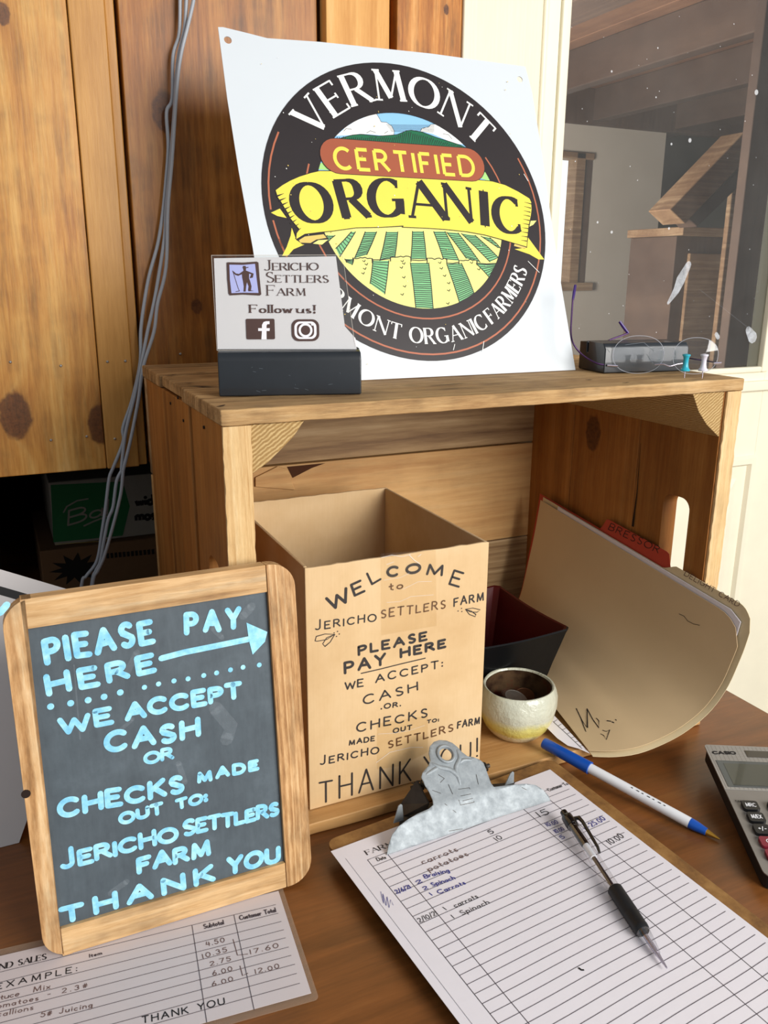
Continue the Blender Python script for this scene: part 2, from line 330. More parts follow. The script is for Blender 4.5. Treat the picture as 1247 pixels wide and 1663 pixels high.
# ------------------------------------------------------------------ stroke lettering
def arc(cx, cy, rx, ry, a0, a1, n=14):
    return [(cx+rx*math.cos(math.radians(a0+(a1-a0)*i/n)), cy+ry*math.sin(math.radians(a0+(a1-a0)*i/n))) for i in range(n+1)]
G = {
 'A': (.82, [[(0, 0), (.41, 1)], [(.41, 1), (.82, 0)], [(.15, .36), (.67, .36)]]),
 'B': (.62, [[(0, 0), (0, 1)], [(0, 1), (.28, 1)]+arc(.3, .76, .26, .24, 90, -90, 10)+[(0, .52)], [(0, .52), (.3, .52)]+arc(.32, .26, .3, .26, 90, -90, 10)+[(0, 0)]]),
 'C': (.8, [arc(.44, .5, .44, .5, 48, 312, 22)]),
 'D': (.78, [[(0, 0), (0, 1)], [(0, 1), (.3, 1)]+arc(.32, .5, .46, .5, 90, -90, 16)+[(0, 0)]]),
 'E': (.58, [[(0, 0), (0, 1)], [(0, 1), (.55, 1)], [(0, .52), (.45, .52)], [(0, 0), (.58, 0)]]),
 'F': (.55, [[(0, 0), (0, 1)], [(0, 1), (.55, 1)], [(0, .52), (.42, .52)]]),
 'G': (.86, [arc(.44, .5, .44, .5, 50, 320, 22), [(.8, .42), (.8, .06)], [(.58, .44), (.92, .44)]]),
 'H': (.72, [[(0, 0), (0, 1)], [(.72, 0), (.72, 1)], [(0, .52), (.72, .52)]]),
 'I': (.02, [[(0, 0), (0, 1)]]),
 'J': (.5, [[(.4, 1), (.4, .2)]+arc(.2, .2, .2, .2, 0, -150, 8)]),
 'K': (.68, [[(0, 0), (0, 1)], [(.62, 1), (.02, .44)], [(.2, .6), (.68, 0)]]),
 'L': (.55, [[(0, 1), (0, 0)], [(0, 0), (.55, 0)]]),
 'M': (.95, [[(.06, 0), (.12, 1)], [(.12, 1), (.48, .08)], [(.48, .08), (.84, 1)], [(.84, 1), (.9, 0)]]),
 'N': (.76, [[(0, 0), (0, 1)], [(0, 1), (.76, 0)], [(.76, 0), (.76, 1)]]),
 'O': (.92, [arc(.46, .5, .46, .5, 90, 450, 30)]),
 'P': (.58, [[(0, 0), (0, 1)], [(0, 1), (.28, 1)]+arc(.3, .74, .28, .26, 90, -90, 10)+[(0, .48)]]),
 'R': (.68, [[(0, 0), (0, 1)], [(0, 1), (.28, 1)]+arc(.3, .75, .27, .25, 90, -90, 10)+[(0, .5)], [(.28, .5), (.68, 0)]]),
 'S': (.56, [arc(.29, .75, .24, .25, 40, 200, 9)[:-1]+[(.1, .62), (.42, .42)]+arc(.29, .25, .25, .25, 25, -140, 10)]),
 'T': (.7, [[(.35, 0), (.35, 1)], [(0, 1), (.7, 1)]]),
 'U': (.7, [[(0, 1), (0, .32)]+arc(.35, .32, .35, .32, 180, 360, 12)+[(.7, 1)]]),
 'V': (.8, [[(0, 1), (.4, 0)], [(.4, 0), (.8, 1)]]),
 'W': (1.05, [[(0, 1), (.26, 0)], [(.26, 0), (.52, .85)], [(.52, .85), (.8, 0)], [(.8, 0), (1.05, 1)]]),
 'X': (.7, [[(0, 1), (.7, 0)], [(0, 0), (.7, 1)]]),
 'Y': (.7, [[(0, 1), (.35, .48)], [(.7, 1), (.35, .48)], [(.35, .48), (.35, 0)]]),
 'Z': (.6, [[(0, 1), (.6, 1), (0, 0), (.6, 0)]]),
 '0': (.55, [arc(.28, .5, .27, .5, 90, 450, 20)]), '1': (.1, [[(.05, 0), (.05, 1)]]),
 '2': (.5, [arc(.25, .74, .24, .26, 160, -30, 9)+[(0, 0), (.5, 0)]]),
 '3': (.5, [arc(.22, .75, .22, .25, 150, -80, 8)+arc(.22, .26, .26, .26, 80, -150, 9)]),
 '4': (.5, [[(.1, 1), (0, .4), (.5, .4)], [(.4, .9), (.4, 0)]]),
 '5': (.5, [[(.48, 1), (.08, 1), (.04, .6)]+arc(.22, .32, .26, .32, 80, -150, 10)]),
 '6': (.5, [[(.4, 1), (.08, .5)]+arc(.26, .26, .24, .26, 160, 520, 16)]),
 '7': (.5, [[(0, 1), (.5, 1), (.15, 0)]]),
 '8': (.5, [arc(.25, .76, .2, .24, -90, 270, 14), arc(.25, .26, .25, .26, 90, 450, 14)]),
 '9': (.5, [arc(.24, .74, .22, .24, 0, 360, 14)+[(.4, 0)]]),
 ':': (.06, [[(.03, .62)], [(.03, .12)]]), '.': (.06, [[(.03, .04)]]), '-': (.4, [[(.05, .45), (.35, .45)]]),
 '/': (.35, [[(0, -.1), (.35, 1.05)]]), '!': (.08, [[(.04, 1), (.04, .3)], [(.04, .05)]]), '#': (.5, [[(.1, .05), (.2, .95)], [(.3, .05), (.4, .95)], [(0, .35), (.5, .35)], [(0, .65), (.5, .65)]]),
 '+': (.4, [[(0, .5), (.4, .5)], [(.2, .3), (.2, .7)]]), ' ': (.4, []),
 'a': (.46, [arc(.2, .24, .2, .24, 30, 330, 14), [(.42, .5), (.42, 0)]]), 'b': (.46, [[(0, 0), (0, 1)], arc(.24, .24, .22, .24, 150, -150, 12)]),
 'c': (.42, [arc(.22, .25, .22, .25, 50, 310, 14)]), 'd': (.46, [arc(.2, .24, .2, .24, 30, 330, 12), [(.42, 1), (.42, 0)]]),
 'e': (.44, [[(.02, .26), (.42, .28)]+arc(.22, .25, .2, .25, 15, 310, 14)]), 'f': (.34, [arc(.24, .82, .12, .18, 40, 180, 6)+[(.12, 0)], [(0, .5), (.3, .5)]]),
 'g': (.46, [arc(.2, .26, .2, .24, 30, 390, 14), [(.42, .5), (.42, -.15)]+arc(.22, -.15, .2, .18, 0, -150, 7)]), 'h': (.44, [[(0, 0), (0, 1)], [(0, .3)]+arc(.21, .3, .21, .2, 170, 0, 8)+[(.42, 0)]]),
 'i': (.06, [[(.03, 0), (.03, .5)], [(.03, .75)]]), 'l': (.06, [[(.03, 0), (.03, 1)]]),
 'm': (.7, [[(0, 0), (0, .5)], [(0, .32)]+arc(.17, .32, .17, .18, 170, 0, 6)+[(.34, 0)], [(.34, .32)]+arc(.51, .32, .17, .18, 170, 0, 6)+[(.68, 0)]]),
 'n': (.44, [[(0, 0), (0, .5)], [(0, .3)]+arc(.21, .3, .21, .2, 170, 0, 8)+[(.42, 0)]]), 'o': (.46, [arc(.23, .25, .22, .25, 90, 450, 18)]),
 'p': (.46, [[(0, -.35), (0, .5)], arc(.24, .25, .21, .24, 150, -150, 12)]), 'r': (.32, [[(0, 0), (0, .5)], [(0, .3)]+arc(.18, .3, .18, .18, 170, 50, 5)]),
 's': (.34, [arc(.17, .38, .13, .12, 40, 200, 6)+[(.24, .2)]+arc(.17, .12, .14, .12, 20, -150, 7)]), 't': (.3, [[(.14, .8), (.14, .08), (.28, 0)], [(0, .5), (.28, .5)]]),
 'u': (.44, [[(0, .5), (0, .18)]+arc(.2, .18, .2, .18, 180, 350, 8)+[(.42, .5), (.42, 0)]]), 'v': (.4, [[(0, .5), (.2, 0)], [(.2, 0), (.4, .5)]]),
 'w': (.62, [[(0, .5), (.15, 0)], [(.15, 0), (.31, .45)], [(.31, .45), (.47, 0)], [(.47, 0), (.62, .5)]]), 'x': (.4, [[(0, .5), (.4, 0)], [(0, 0), (.4, .5)]]),
 'y': (.42, [[(0, .5), (.2, 0)], [(.42, .5), (.12, -.35)]]), 'k': (.42, [[(0, 0), (0, 1)], [(.36, .5), (.02, .2)], [(.12, .3), (.42, 0)]]),
}
THIN = {('A', 0), ('M', 0), ('M', 2), ('N', 0), ('N', 2), ('V', 1), ('W', 1), ('W', 3), ('K', 1), ('X', 1), ('Y', 1)}
def glyph(mb, ch, T, w, style, z, mi, fn=None, sw=None):
    """T maps glyph coords to frame uv. style 'hand' = even brush, 'sans' = even flat, 'serif' = broad pen + serifs"""
    gw, strokes = G[ch]
    for si, st in enumerate(strokes):
        if style == 'serif':
            if len(st) == 1: mb.disc(None, T(*st[0]), w*.6, z, mi, fn=fn); continue
            pts = []
            for i in range(len(st)-1):
                a, b = st[i], st[i+1]; k = 3 if len(st) == 2 else 1
                for j in range(k): pts.append((a[0]+(b[0]-a[0])*j/k, a[1]+(b[1]-a[1])*j/k))
            pts.append(st[-1]); ws = []
            for i in range(len(pts)):
                a = pts[max(i-1, 0)]; b = pts[min(i+1, len(pts)-1)]; dx, dy = b[0]-a[0], b[1]-a[1]; L = math.hypot(dx, dy) or 1
                k = abs(dy)/L
                if (ch, si) in THIN: k = .12
                ws.append(w*(.28+.72*k**1.3))
            mb.ribbon(None, [T(*p) for p in pts], ws, z, mi, cap=False, fn=fn)
            sl = .095 if sw is None else sw
            for e, o in ((st[0], st[1]), (st[-1], st[-2])):
                dx, dy = abs(e[0]-o[0]), abs(e[1]-o[1])
                closed = (abs(st[0][0]-st[-1][0])+abs(st[0][1]-st[-1][1])) < .02
                base = e[1] < .03 or e[1] > .97 or (ch.islower() and abs(e[1]-.5) < .02)
                if closed: continue
                if dy > dx*.8 and base and not (ch in 'VWMN' and e[1] < .1 and ch != 'M' and not (ch == 'N' and e[0] < .1)) and not (ch == 'A' and e[1] > .9):
                    mb.ribbon(None, [T(e[0]-sl-.03, e[1]), T(e[0]+sl+.03, e[1])], w*.28, z, mi, cap=False, fn=fn)
                elif ch in 'EFTLZ' and dx > dy*2 and e[0] > .3 or (ch == 'T' and si == 1):
                    s = -1 if e[1] > .9 else 1
                    if e[1] > .4 and e[1] < .6: mb.ribbon(None, [T(e[0], e[1]-.09), T(e[0], e[1]+.09)], w*.3, z, mi, cap=False, fn=fn)
                    else: mb.ribbon(None, [T(e[0], e[1]-s*.02), T(e[0], e[1]+s*.16)], w*.32, z, mi, cap=False, fn=fn)
                elif ch in 'CGS' and len(st) > 5:
                    s = -1 if e[1] > .5 else 1
                    if not (ch == 'G' and e[1] < .5): mb.ribbon(None, [T(e[0], e[1]+.1*-s), T(e[0], e[1]+.12*s)], w*.3, z, mi, cap=False, fn=fn)
        else:
            if len(st) == 1: mb.disc(None, T(*st[0]), w*.62, z, mi, fn=fn); continue
            mb.ribbon(None, [T(*p) for p in st], w, z, mi, cap=(style == 'hand'), fn=fn)
def advance(text, gap):
    x = 0; pos = []
    for c in text: pos.append(x); x += G[c][0]+gap
    return pos, x-gap
def word(mb, fr, text, p0, p1, h, w, style='hand', z=.00015, mi=0, gap=.28, jit=0, slant=0, first=1.0, fn=None):
    """text on frame fr: baseline runs from photo pixel p0 to p1, cap height h px, stroke w px"""
    a = V(fr.uv(*p0)); b = V(fr.uv(*p1)); d = b-a; L = d.length; d.normalize(); n = V((-d.y, d.x))
    hm = (1 if style != 'hand' else (h-w)/h)*(V(fr.uv((p0[0]+p1[0])/2, (p0[1]+p1[1])/2-h))-V(fr.uv((p0[0]+p1[0])/2, (p0[1]+p1[1])/2))).length
    k = hm/h/(1 if style != 'hand' else (h-w)/h)
    pos, tot = advance(text, gap); tot += (first-1)*G[text[0]][0]; sx = L/max(tot, .05)
    for i, c in enumerate(text):
        if c == ' ': continue
        r = random.Random(hash((text, i)) % 1000 if False else (len(text)*31+i*7+ord(c)))
        ja = jit*(r.random()-.5)*.25; jy = jit*(r.random()-.5)*.15; js = 1+jit*(r.random()-.5)*.2
        f1 = first if i == 0 else 1.0
        x0 = pos[i]+(0 if i == 0 else (first-1)*G[text[0]][0])
        def T(x, y, x0=x0, ja=ja, jy=jy, js=js, f1=f1):
            y2 = (y*js+jy)*hm*f1; x2 = (x0+x*f1)*sx+slant*y2
            q = a+d*x2+n*(y2+ja*(x*hm)); return (q.x, q.y)
        glyph(mb, c, T, w*k, style, z, mi, fn or fr.P)
def arcword(mb, fr, text, c, r, h, a0, a1, w, z, mi, gap=.22, top=True, style='serif'):
    """text on a circle; r = baseline radius, a0..a1 degrees left to right"""
    pos, tot = advance(text, gap); 
    for i, ch in enumerate(text):
        if ch == ' ': continue
        gw = G[ch][0]; mid = a0+(a1-a0)*(pos[i]+gw/2)/tot
        g = math.radians(mid); rad = V((math.cos(g), math.sin(g)))
        tan = V((rad.y, -rad.x)) if top else V((-rad.y, rad.x)); up = rad if top else -rad
        sx = abs(math.radians(a1-a0))*(r+(h/2 if top else -h/2))/tot
        def T(x, y, rad=rad, tan=tan, up=up, gw=gw, sx=sx):
            q = V(c)+rad*r+tan*((x-gw/2)*sx)+up*(y*h); return (q.x, q.y)
        glyph(mb, ch, T, w, style, z, mi, fr.P)

# ------------------------------------------------------------------ dimensions
CW, CH, CD = 0.46, 0.3383, 0.295
TT = 0.0108
FT = 0.0105       # thickness of the crate's floor boards
WY = 0.33
# ------------------------------------------------------------------ the setting: plank wall, door, room behind the glass
AMB = ['#7e4716', '#a96b29', '#c98d40', '#daa659', '#e6bb76']
AMB2 = ['#5a300d', '#824c18', '#a26528', '#b97d3a', '#ca944f']
k1 = hy(25, 675, WY); k2 = hy(158, 690, WY); k3 = hy(268, 180, WY); k4 = hy(320, 498, WY); k5 = hy(183, 95, WY); k6 = hy(4, 22, WY)
m_wallA = wood('amber pine left', AMB, 'z', .8, [(k1.x, 0, k1.z, .0145), (k2.x+.004, 0, k2.z, .013), (k6.x, 0, k6.z, .006)], rings=20, rough=.42, coat=.15, dirt=.4, contrast=1.35)
m_wallB = wood('amber pine strip', ['#8c5a22', '#b27c38', '#c8924a', '#d8a860'], 'z', 1.1, [], rings=18, rough=.45, off=(3, 0, 1), coat=.1)
m_wallC = wood('amber pine knotty', AMB2, 'z', .8, [(k3.x, 0, k3.z, .012), (k4.x, 0, k4.z, .0055), (k5.x, 0, k5.z, .007)], rings=22, rough=.45, off=(5, 0, 2), coat=.1, dirt=.5, contrast=1.3)
m_wallD = wood('amber pine light', ['#a46a28', '#c98a3c', '#dfa558', '#ecbd78'], 'z', 1.3, [], rings=30, rough=.5, off=(7, 0, 3))
m_wallE = wood('amber pine streaked', ['#7a3f10', '#a9641e', '#c98338', '#e0a35c'], 'z', 1.5, [(hy(717, 20, WY).x, -.01, hy(717, 20, WY).z, .003)], rings=24, rough=.5, off=(9, 0, 4), contrast=1.6, dirt=.5)
wall = struct(thing('wall_back', 'wall of amber knotty pine boards', 'wall', (0, WY, 0))); del wall['label']; del wall['category']
WB, WT = .2335, 1.0
def plank(mat, x0, x1, y0, z0=WB, z1=WT, tilt=0, bev=.0012):
    mb = MB(); mb.box((x0, y0, z0), (x1, y0+.018, z1))
    return mb.build('plank', mat, wall, bevel=bev)
plank(m_wallA, -.62, -.38, WY+.001); plank(m_wallC, -.377, -.22, WY+.002)
plank(m_wallA, -.217, -.037, WY)
plank(m_wallB, -.0365, -.0055, WY-.003)
plank(m_wallB, -.005, .0035, WY+.004, tilt=0)
plank(m_wallC, .0065, .196, WY+.002)
plank(m_wallD, .200, .268, WY-.012)
plank(m_wallC, .262, .285, WY+.006)
plank(m_wallE, .277, .352, WY-.010)
mb = MB(); mb.box((-.62, .3565, WB+.02), (.352, .362, WT)); mb.build('light_leak_backing', m_wallC, wall)  # unseen panel added to stop far-room light leaking between planks
m_nail = plain('nail heads', '#b9b6b0', .35, .9)
mb = MB()
for (x, y) in ((17, 588), (99, 594), (174, 587), (203, 586), (83, 715), (141, 709), (186, 712), (293, 575)):
    p = hy(x, y, WY-.001); mb.lathe([(.0011, 0), (.0013, -.0008), (.0006, -.0014)], (p.x, WY-.003 if 165 < x < 215 else WY, p.z), (0, 1, 0), 8)
o = mb.build('nail_head', m_nail, wall); o['kind'] = 'stuff'
# recess under the plank wall; boards added around it keep light out
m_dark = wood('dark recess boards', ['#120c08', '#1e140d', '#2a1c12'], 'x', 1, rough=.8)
rec = struct(thing('recess_light_block', '', 'wall', (0, .6, 0))); del rec['label']; del rec['category']
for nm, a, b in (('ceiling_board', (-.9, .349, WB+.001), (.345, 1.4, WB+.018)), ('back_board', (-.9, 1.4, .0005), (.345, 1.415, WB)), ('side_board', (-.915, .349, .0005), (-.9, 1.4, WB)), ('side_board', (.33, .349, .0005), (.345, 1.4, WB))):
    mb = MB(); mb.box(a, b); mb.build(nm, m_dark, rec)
# door and window
m_cream = plain('cream painted wood', '#f6efd6', .4, var=.05, nscale=18, bump=.05)
m_creamtrim = wood('cream washed trim', ['#e6dabb', '#eee4c8', '#f3ecd6'], 'z', 1.2, rings=120, rough=.45, bump=.25, contrast=.8)
casing = MB(); casing.box((.353, WY-.012, -.75), (.452, WY+.03, 1.0))
struct(casing.build('trim_1', m_creamtrim, loc=(.4, WY, 0), bevel=.002))
mb = MB(); mb.box((.4535, WY-.004, -.75), (.4655, WY+.03, 1.0)); mb.tube([(.4595, WY-.004, -.75), (.4595, WY-.004, 1.0)], .004, 10)
struct(mb.build('trim_2', m_cream, loc=(.46, WY, 0), smooth=False, bevel=.001))
GX0, GX1, GZ0, GZ1 = .4830, .8720, .2925, .98
door = struct(thing('door_1', '', 'door', (.68, WY, -.75))); del door['label']; del door['category']
mb = MB()
mb.box((.467, WY, -.75), (GX0, WY+.035, 1.0)); mb.box((GX1, WY, -.75), (.99, WY+.035, 1.0))
mb.box((GX0, WY, GZ1), (GX1, WY+.035, 1.0)); mb.box((GX0, WY, -.75), (GX1, WY+.035, GZ0))
mb.build('door_leaf', m_cream, door, bevel=.001)
mb = MB()   # glazing bead
for a, b in (((GX0, WY-.004, GZ0), (GX0+.012, WY+.006, GZ1)), ((GX1-.012, WY-.004, GZ0), (GX1, WY+.006, GZ1)), ((GX0+.012, WY-.004, GZ0), (GX1-.012, WY+.006, GZ0+.008))): mb.box(a, b)
mb.box((GX0-.004, WY-.008, GZ0-.026), (GX1+.03, WY+.004, GZ0-.012))
mb.build('glazing_bead', m_cream, door, bevel=.002)
m_glass = glassmat('window glass', (.93, .95, .93, 1), .035, .02)
mb = MB(); mb.box((GX0+.002, WY+.008, GZ0+.002), (GX1-.002, WY+.011, GZ1)); mb.build('glass_pane', m_glass, door)
m_dust = film('dust on glass', '#d8d4cc', .055, .9, 5)
mb = MB(); mb.add([(GX0+.012, WY+.0065, GZ0+.008), (GX1-.012, WY+.0065, GZ0+.008), (GX1-.012, WY+.0065, GZ1), (GX0+.012, WY+.0065, GZ1)], [(0, 1, 2, 3)])
mb.build('dust_layer', m_dust, door)
m_smear = film('glass smears', '#dfe4ea', .5, .8, 90)
m_speck = film('glass specks', '#eef0f2', .55, .8)
frg = Frame((GX0, WY+.0060, GZ0), (1, 0, 0), (0, 0, 1))
mb = MB()
for pts, w in (([(1118, 430), (1105, 455), (1098, 472), (1085, 492)], [9, 14, 10, 4]), ([(1136, 470), (1222, 538)], [0.1, .1]), ([(1163, 543), (1166, 548)], [6, 6]), ([(1215, 536), (1222, 548)], [10, 16])):
    uv = [frg.uv(*p) for p in pts]; mb.ribbon(frg, uv, [x*.00105 for x in w], 0)
mb.build('smear', m_smear, door)
mb = MB(); R = random.Random(5)
for (x, y, r) in [(1120, 228, 2.6), (1228, 150, 3.2), (1068, 78, 1), (993, 116, 1.3), (993, 377, 1.8), (1086, 371, 1.6), (1090, 234, 1.5), (1065, 158, 1), (970, 361, 1.4)]+[(R.uniform(925, 1235), R.uniform(20, 540), R.uniform(.35, .8)) for _ in range(45)]:
    mb.disc(frg, frg.uv(x, y), r*.00105, 0.0002, n=7)
o = mb.build('specks', m_speck, door); o['kind'] = 'stuff'
# raised door panel below the glass
pc = hy(1227, 738, WY); px1 = pc.x; pz1 = pc.z
mb = MB()
for i, (d, h) in enumerate(((0, .006), (.014, -.001), (.030, .004))):
    pass
def panel(mb, x0, x1, z0, z1):
    prof = [(0, 0), (.004, -.006), (.012, -.006), (.016, .001), (.03, .001), (.045, -.004), (.06, -.004)]
    rings_ = [[(x0+d, WY+h, z0+d), (x1-d, WY+h, z0+d), (x1-d, WY+h, z1-d), (x0+d, WY+h, z1-d)] for d, h in prof]
    vs = sum(rings_, []); fs = []
    for i in range(len(prof)-1):
        for k in range(4): fs.append((i*4+k, i*4+(k+1) % 4, (i+1)*4+(k+1) % 4, (i+1)*4+k))
    n = (len(prof)-1)*4; fs.append((n, n+1, n+2, n+3)); mb.add(vs, fs)
panel(mb, .49, px1, -.60, pz1); mb.build('door_panel', m_cream, door)
# room seen through the glass
m_beam = wood('old brown beams', ['#3a2820', '#4d382e', '#5e473a'], 'y', .5, rough=.7, coarse=.3)
m_ceil = wood('ceiling boards', ['#54382a', '#77503a', '#94694c'], 'y', .4, [(2.5, 2.2, 1.6, .05)], rings=6, rough=.7)
m_beige = plain('beige plaster', '#bcaea2', .9, var=.03, nscale=5)
m_stair = wood('rough brace wood', ['#4a3224', '#7a5a40', '#a98b6c'], 'x', .4, rough=.7)
FY = 3.0
wl = hy(908, 198, FY); wr = hy(1082, 217, FY); zt = (wl.z+wr.z)/2
far = struct(thing('wall_far', '', 'wall', (2.7, FY, -.75))); del far['label']; del far['category']
wx0 = hy(958, 300, FY); wa = hy(885, 245, FY); wb_ = hy(962, 250, FY); wc = hy(950, 462, FY)
X0, X1, Z0, Z1 = 1.5, wb_.x, wc.z, wb_.z
mb = MB(); mb.box((-.6, FY, -.75), (X0, FY+.1, zt)); mb.box((X1, FY, -.75), (wr.x, FY+.1, zt)); mb.box((X0, FY, -.75), (X1, FY+.1, Z0)); mb.box((X0, FY, Z1), (X1, FY+.1, zt))
mb.build('plaster', m_beige, far)
wn = struct(thing('window_1', '', 'window', (2.2, FY, Z0))); del wn['label']; del wn['category']
mb = MB(); mb.box((X1-.105, FY-.02, Z0), (X1-.05, FY+.05, Z1)); mb.box((X0, FY-.02, Z1-.03), (X1, FY+.06, Z1)); mb.box((X0, FY-.04, Z0-.03), (X1+.03, FY+.05, Z0+.01))
mb.build('window_frame', m_stair, wn, bevel=.004)
mb = MB(); mb.box((X1-.05, FY-.005, Z0), (X1, FY+.05, Z1)); mb.build('window_shade', m_beam, wn)
mb = MB(); mb.box((X0, FY+.06, Z0), (X1, FY+.08, Z1)); mb.build('pane', emit('daylight', '#eef6fc', 1.6), wn)
m_fardark = plain('dark far boards', '#4c4943', .9, var=.15, nscale=3)
mb = MB(); mb.box((wr.x, FY+.3, -.75), (6.5, FY+.35, 2.2)); mb.box((-.6, FY+.02, zt), (wr.x, FY+.12, 2.2)); struct(mb.build('wall_far_dark', m_fardark, loc=(4, FY, -.75)))
# ceiling and beams running away from the glass: each set by its lower edge line
ce = struct(thing('ceiling', '', 'ceiling', (2.5, 2, 1.8))); del ce['label']; del ce['category']
ZC, bz = 1.27, zt+.015
def lx_(pts, z): return sum(hz(p[0], p[1], z).x for p in pts)/len(pts)
x = -.8
while x < 6.4:
    mb = MB(); mb.box((x, .5, ZC), (x+.16, FY+.3, ZC+.03)); mb.build('ceiling_board', m_ceil, ce, bevel=.004); x += .164
beams = [(lx_(((915, 119), (1245, 20)), ZC), lx_(((911, 154), (1243, 62)), bz)), (lx_(((953, 171), (1237, 102)), ZC), lx_(((965, 196), (1230, 145)), bz))]
e0 = lx_(((922, 54), (1022, 0)), bz)
for a_, b_ in beams+[(e0-.15, e0), (e0-.75, e0-.6), (beams[1][1]+.45, beams[1][1]+.62), (beams[1][1]+1.1, beams[1][1]+1.3)]:
    mb = MB(); mb.box((min(a_, b_-.06), .5, bz), (b_, FY+.3, ZC)); mb.build('beam', m_beam, ce, bevel=.006)
mb = MB(); mb.box((-.6, FY-.03, zt), (6.4, FY+.02, ZC)); mb.build('beam', m_beam, ce, bevel=.005)
# brace, post and shelving at right of that room
BY = 1.6
def quad_bar(name, a, b, wpx, y, dep, mat, par):
    a, b = V(a), V(b); d = (b-a).normalized(); n = V((-d.y, d.x))*wpx/2
    pts = [hy(q.x, q.y, y) for q in (a+n, b+n, b-n, a-n)]
    mb = MB(); mb.prism(pts, (0, dep, 0)); return fix_normals(mb.build(name, mat, par, bevel=.004))
st = thing('timber_frame', 'rough timber brace and post seen through the dusty door glass', 'timber frame', (1.9, BY, -.75))
quad_bar('brace', (1100, 352), (1222, 225), 34, BY, .1, m_stair, st)
quad_bar('brace', (1125, 362), (1222, 268), 20, BY+.02, .08, m_beam, st)
p0 = hy(1236, 100, BY-.2)
mb = MB(); mb.box((p0.x-.005, BY-.2, -.75), (p0.x+.4, BY-.165, 1.6)); mb.build('post', m_beam, st, bevel=.004)
q0 = hy(1190, 300, BY+.12)
mb = MB(); mb.box((q0.x, BY+.12, -.75), (q0.x+.07, BY+.14, .72)); mb.build('post', m_stair, st, bevel=.004)
cb = thing('cabinet', 'brown wooden cabinet with a pale panel, behind the dusty door glass', 'cabinet', (1.9, 1.9, -.75))
a = hy(1118, 393, 1.95); b = hy(1192, 640, 1.95)
mb = MB(); mb.box((a.x-.06, 1.95, -.75), (b.x+.08, 2.2, a.z+.02)); mb.build('body', m_beam, cb, bevel=.003)
mb = MB(); mb.box((a.x, 1.935, -.3), (a.x+.26, 1.95, a.z-.04)); mb.build('panel', m_stair, cb, bevel=.003)
mb = MB(); mb.box((a.x-.08, 1.9, a.z+.02), (b.x+.1, 2.2, a.z+.05)); mb.build('top_board', m_stair, cb, bevel=.003)
mb = MB(); mb.box((.995, WY+.01, -.75), (3.2, WY+.06, 1.9)); struct(mb.build('wall_right', m_beige, loc=(1.5, WY, -.75)))
mb = MB(); mb.box((.9915, WY-.012, -.75), (1.085, WY+.009, 1.0)); struct(mb.build('trim_3', m_creamtrim, loc=(1.04, WY, 0), bevel=.002))
# room floor
m_floor = wood('floor boards', ['#3a2818', '#5a4028', '#6d5034'], 'y', .4, rough=.6)
mb = MB(); mb.box((-3, -3.2, -.78), (6.5, 3.4, -.75)); struct(mb.build('floor', m_floor, loc=(0, 0, -.75)))

# ------------------------------------------------------------------ table
m_table = wood('brown stained table top', ['#482810', '#6a401c', '#834f25', '#996635'], 'x', .7, rings=40, rough=.33, bump=.10, coat=.25, coarse=.8, off=(2, 1, 0), contrast=1.1, dirt=.3)
tb = thing('table', 'brown stained wooden table that everything stands on', 'table', (0, 0, -.75))
mb = MB(); mb.box((-1.0, -.75, -.025), (.541, .318, 0)); mb.box((-1.0, .318, -.025), (.34, 1.4, 0)); mb.build('table_top', m_table, tb, bevel=.002)
for x, y in ((-.95, -.7), (.48, -.7), (-.95, .25), (.48, .25)):
    mb = MB(); mb.box((x, y, -.75), (x+.05, y+.05, -.025)); mb.build('leg', m_table, tb, bevel=.003)

# ------------------------------------------------------------------ wooden crate standing on its side
TAN = ['#8a5f34', '#ad7f4b', '#c99d66', '#dab583']
m_cr_top = wood('weathered crate top', ['#775533', '#9c774c', '#bd9866', '#d6b688'], 'x', 1.3, rings=60, rough=.75, bump=.8, across='y', contrast=1.6, dirt=.6)
m_cr_end = wood('crate end wood', ['#7a4716', '#975d24', '#ad7335', '#c08a4c'], 'z', 1.1, [(.4415, .172, .262, .012)], rings=30, rough=.6, bump=.4, across='y', dirt=.25)
m_cr_end2 = wood('crate end wood darker', ['#6c3e14', '#885320', '#9f692f', '#b37f44'], 'z', 1.2, [], rings=34, rough=.6, bump=.4, across='y', off=(3, 2, 1), dirt=.35)
m_cr_post = wood('crate post', ['#a37a48', '#c49c66', '#dbb984', '#e8cc9c'], 'z', 1.6, [], rings=150, rough=.65, bump=.6, contrast=1.3, dirt=.25)
m_cr_back1 = wood('grey pine back board', ['#6e5138', '#93734f', '#b09066', '#c8aa80'], 'x', .55, [(.213, .28, .318-.012, .0045)], rings=48, rough=.6, off=(0, 0, 1), contrast=1.7, coarse=1.5)
m_cr_back2 = wood('honey pine back board', ['#a5733c', '#c4925a', '#d8ab70', '#e2ba84'], 'x', .7, [], rings=26, rough=.6, off=(4, 0, 0), contrast=1.0, dirt=.15)
m_cr_floor = wood('crate floor board', ['#8a5a2c', '#a97a45', '#c0935c', '#cda570'], 'x', .9, [], rings=40, rough=.55, across='y', off=(1, 3, 0))
_b = NT('sawn corner block'); _m = _b.n('ShaderNodeMapping'); _m.inputs['Rotation'].default_value = (0, math.radians(35), 0); _b.l(_b.coord(), _m.inputs[0])
_w = _b.n('ShaderNodeTexWave', wave_type='BANDS', bands_direction='Z'); _w.inputs['Scale'].default_value = 125; _w.inputs['Distortion'].default_value = 3.5; _w.inputs['Detail'].default_value = 3; _w.inputs['Detail Scale'].default_value = 1.5
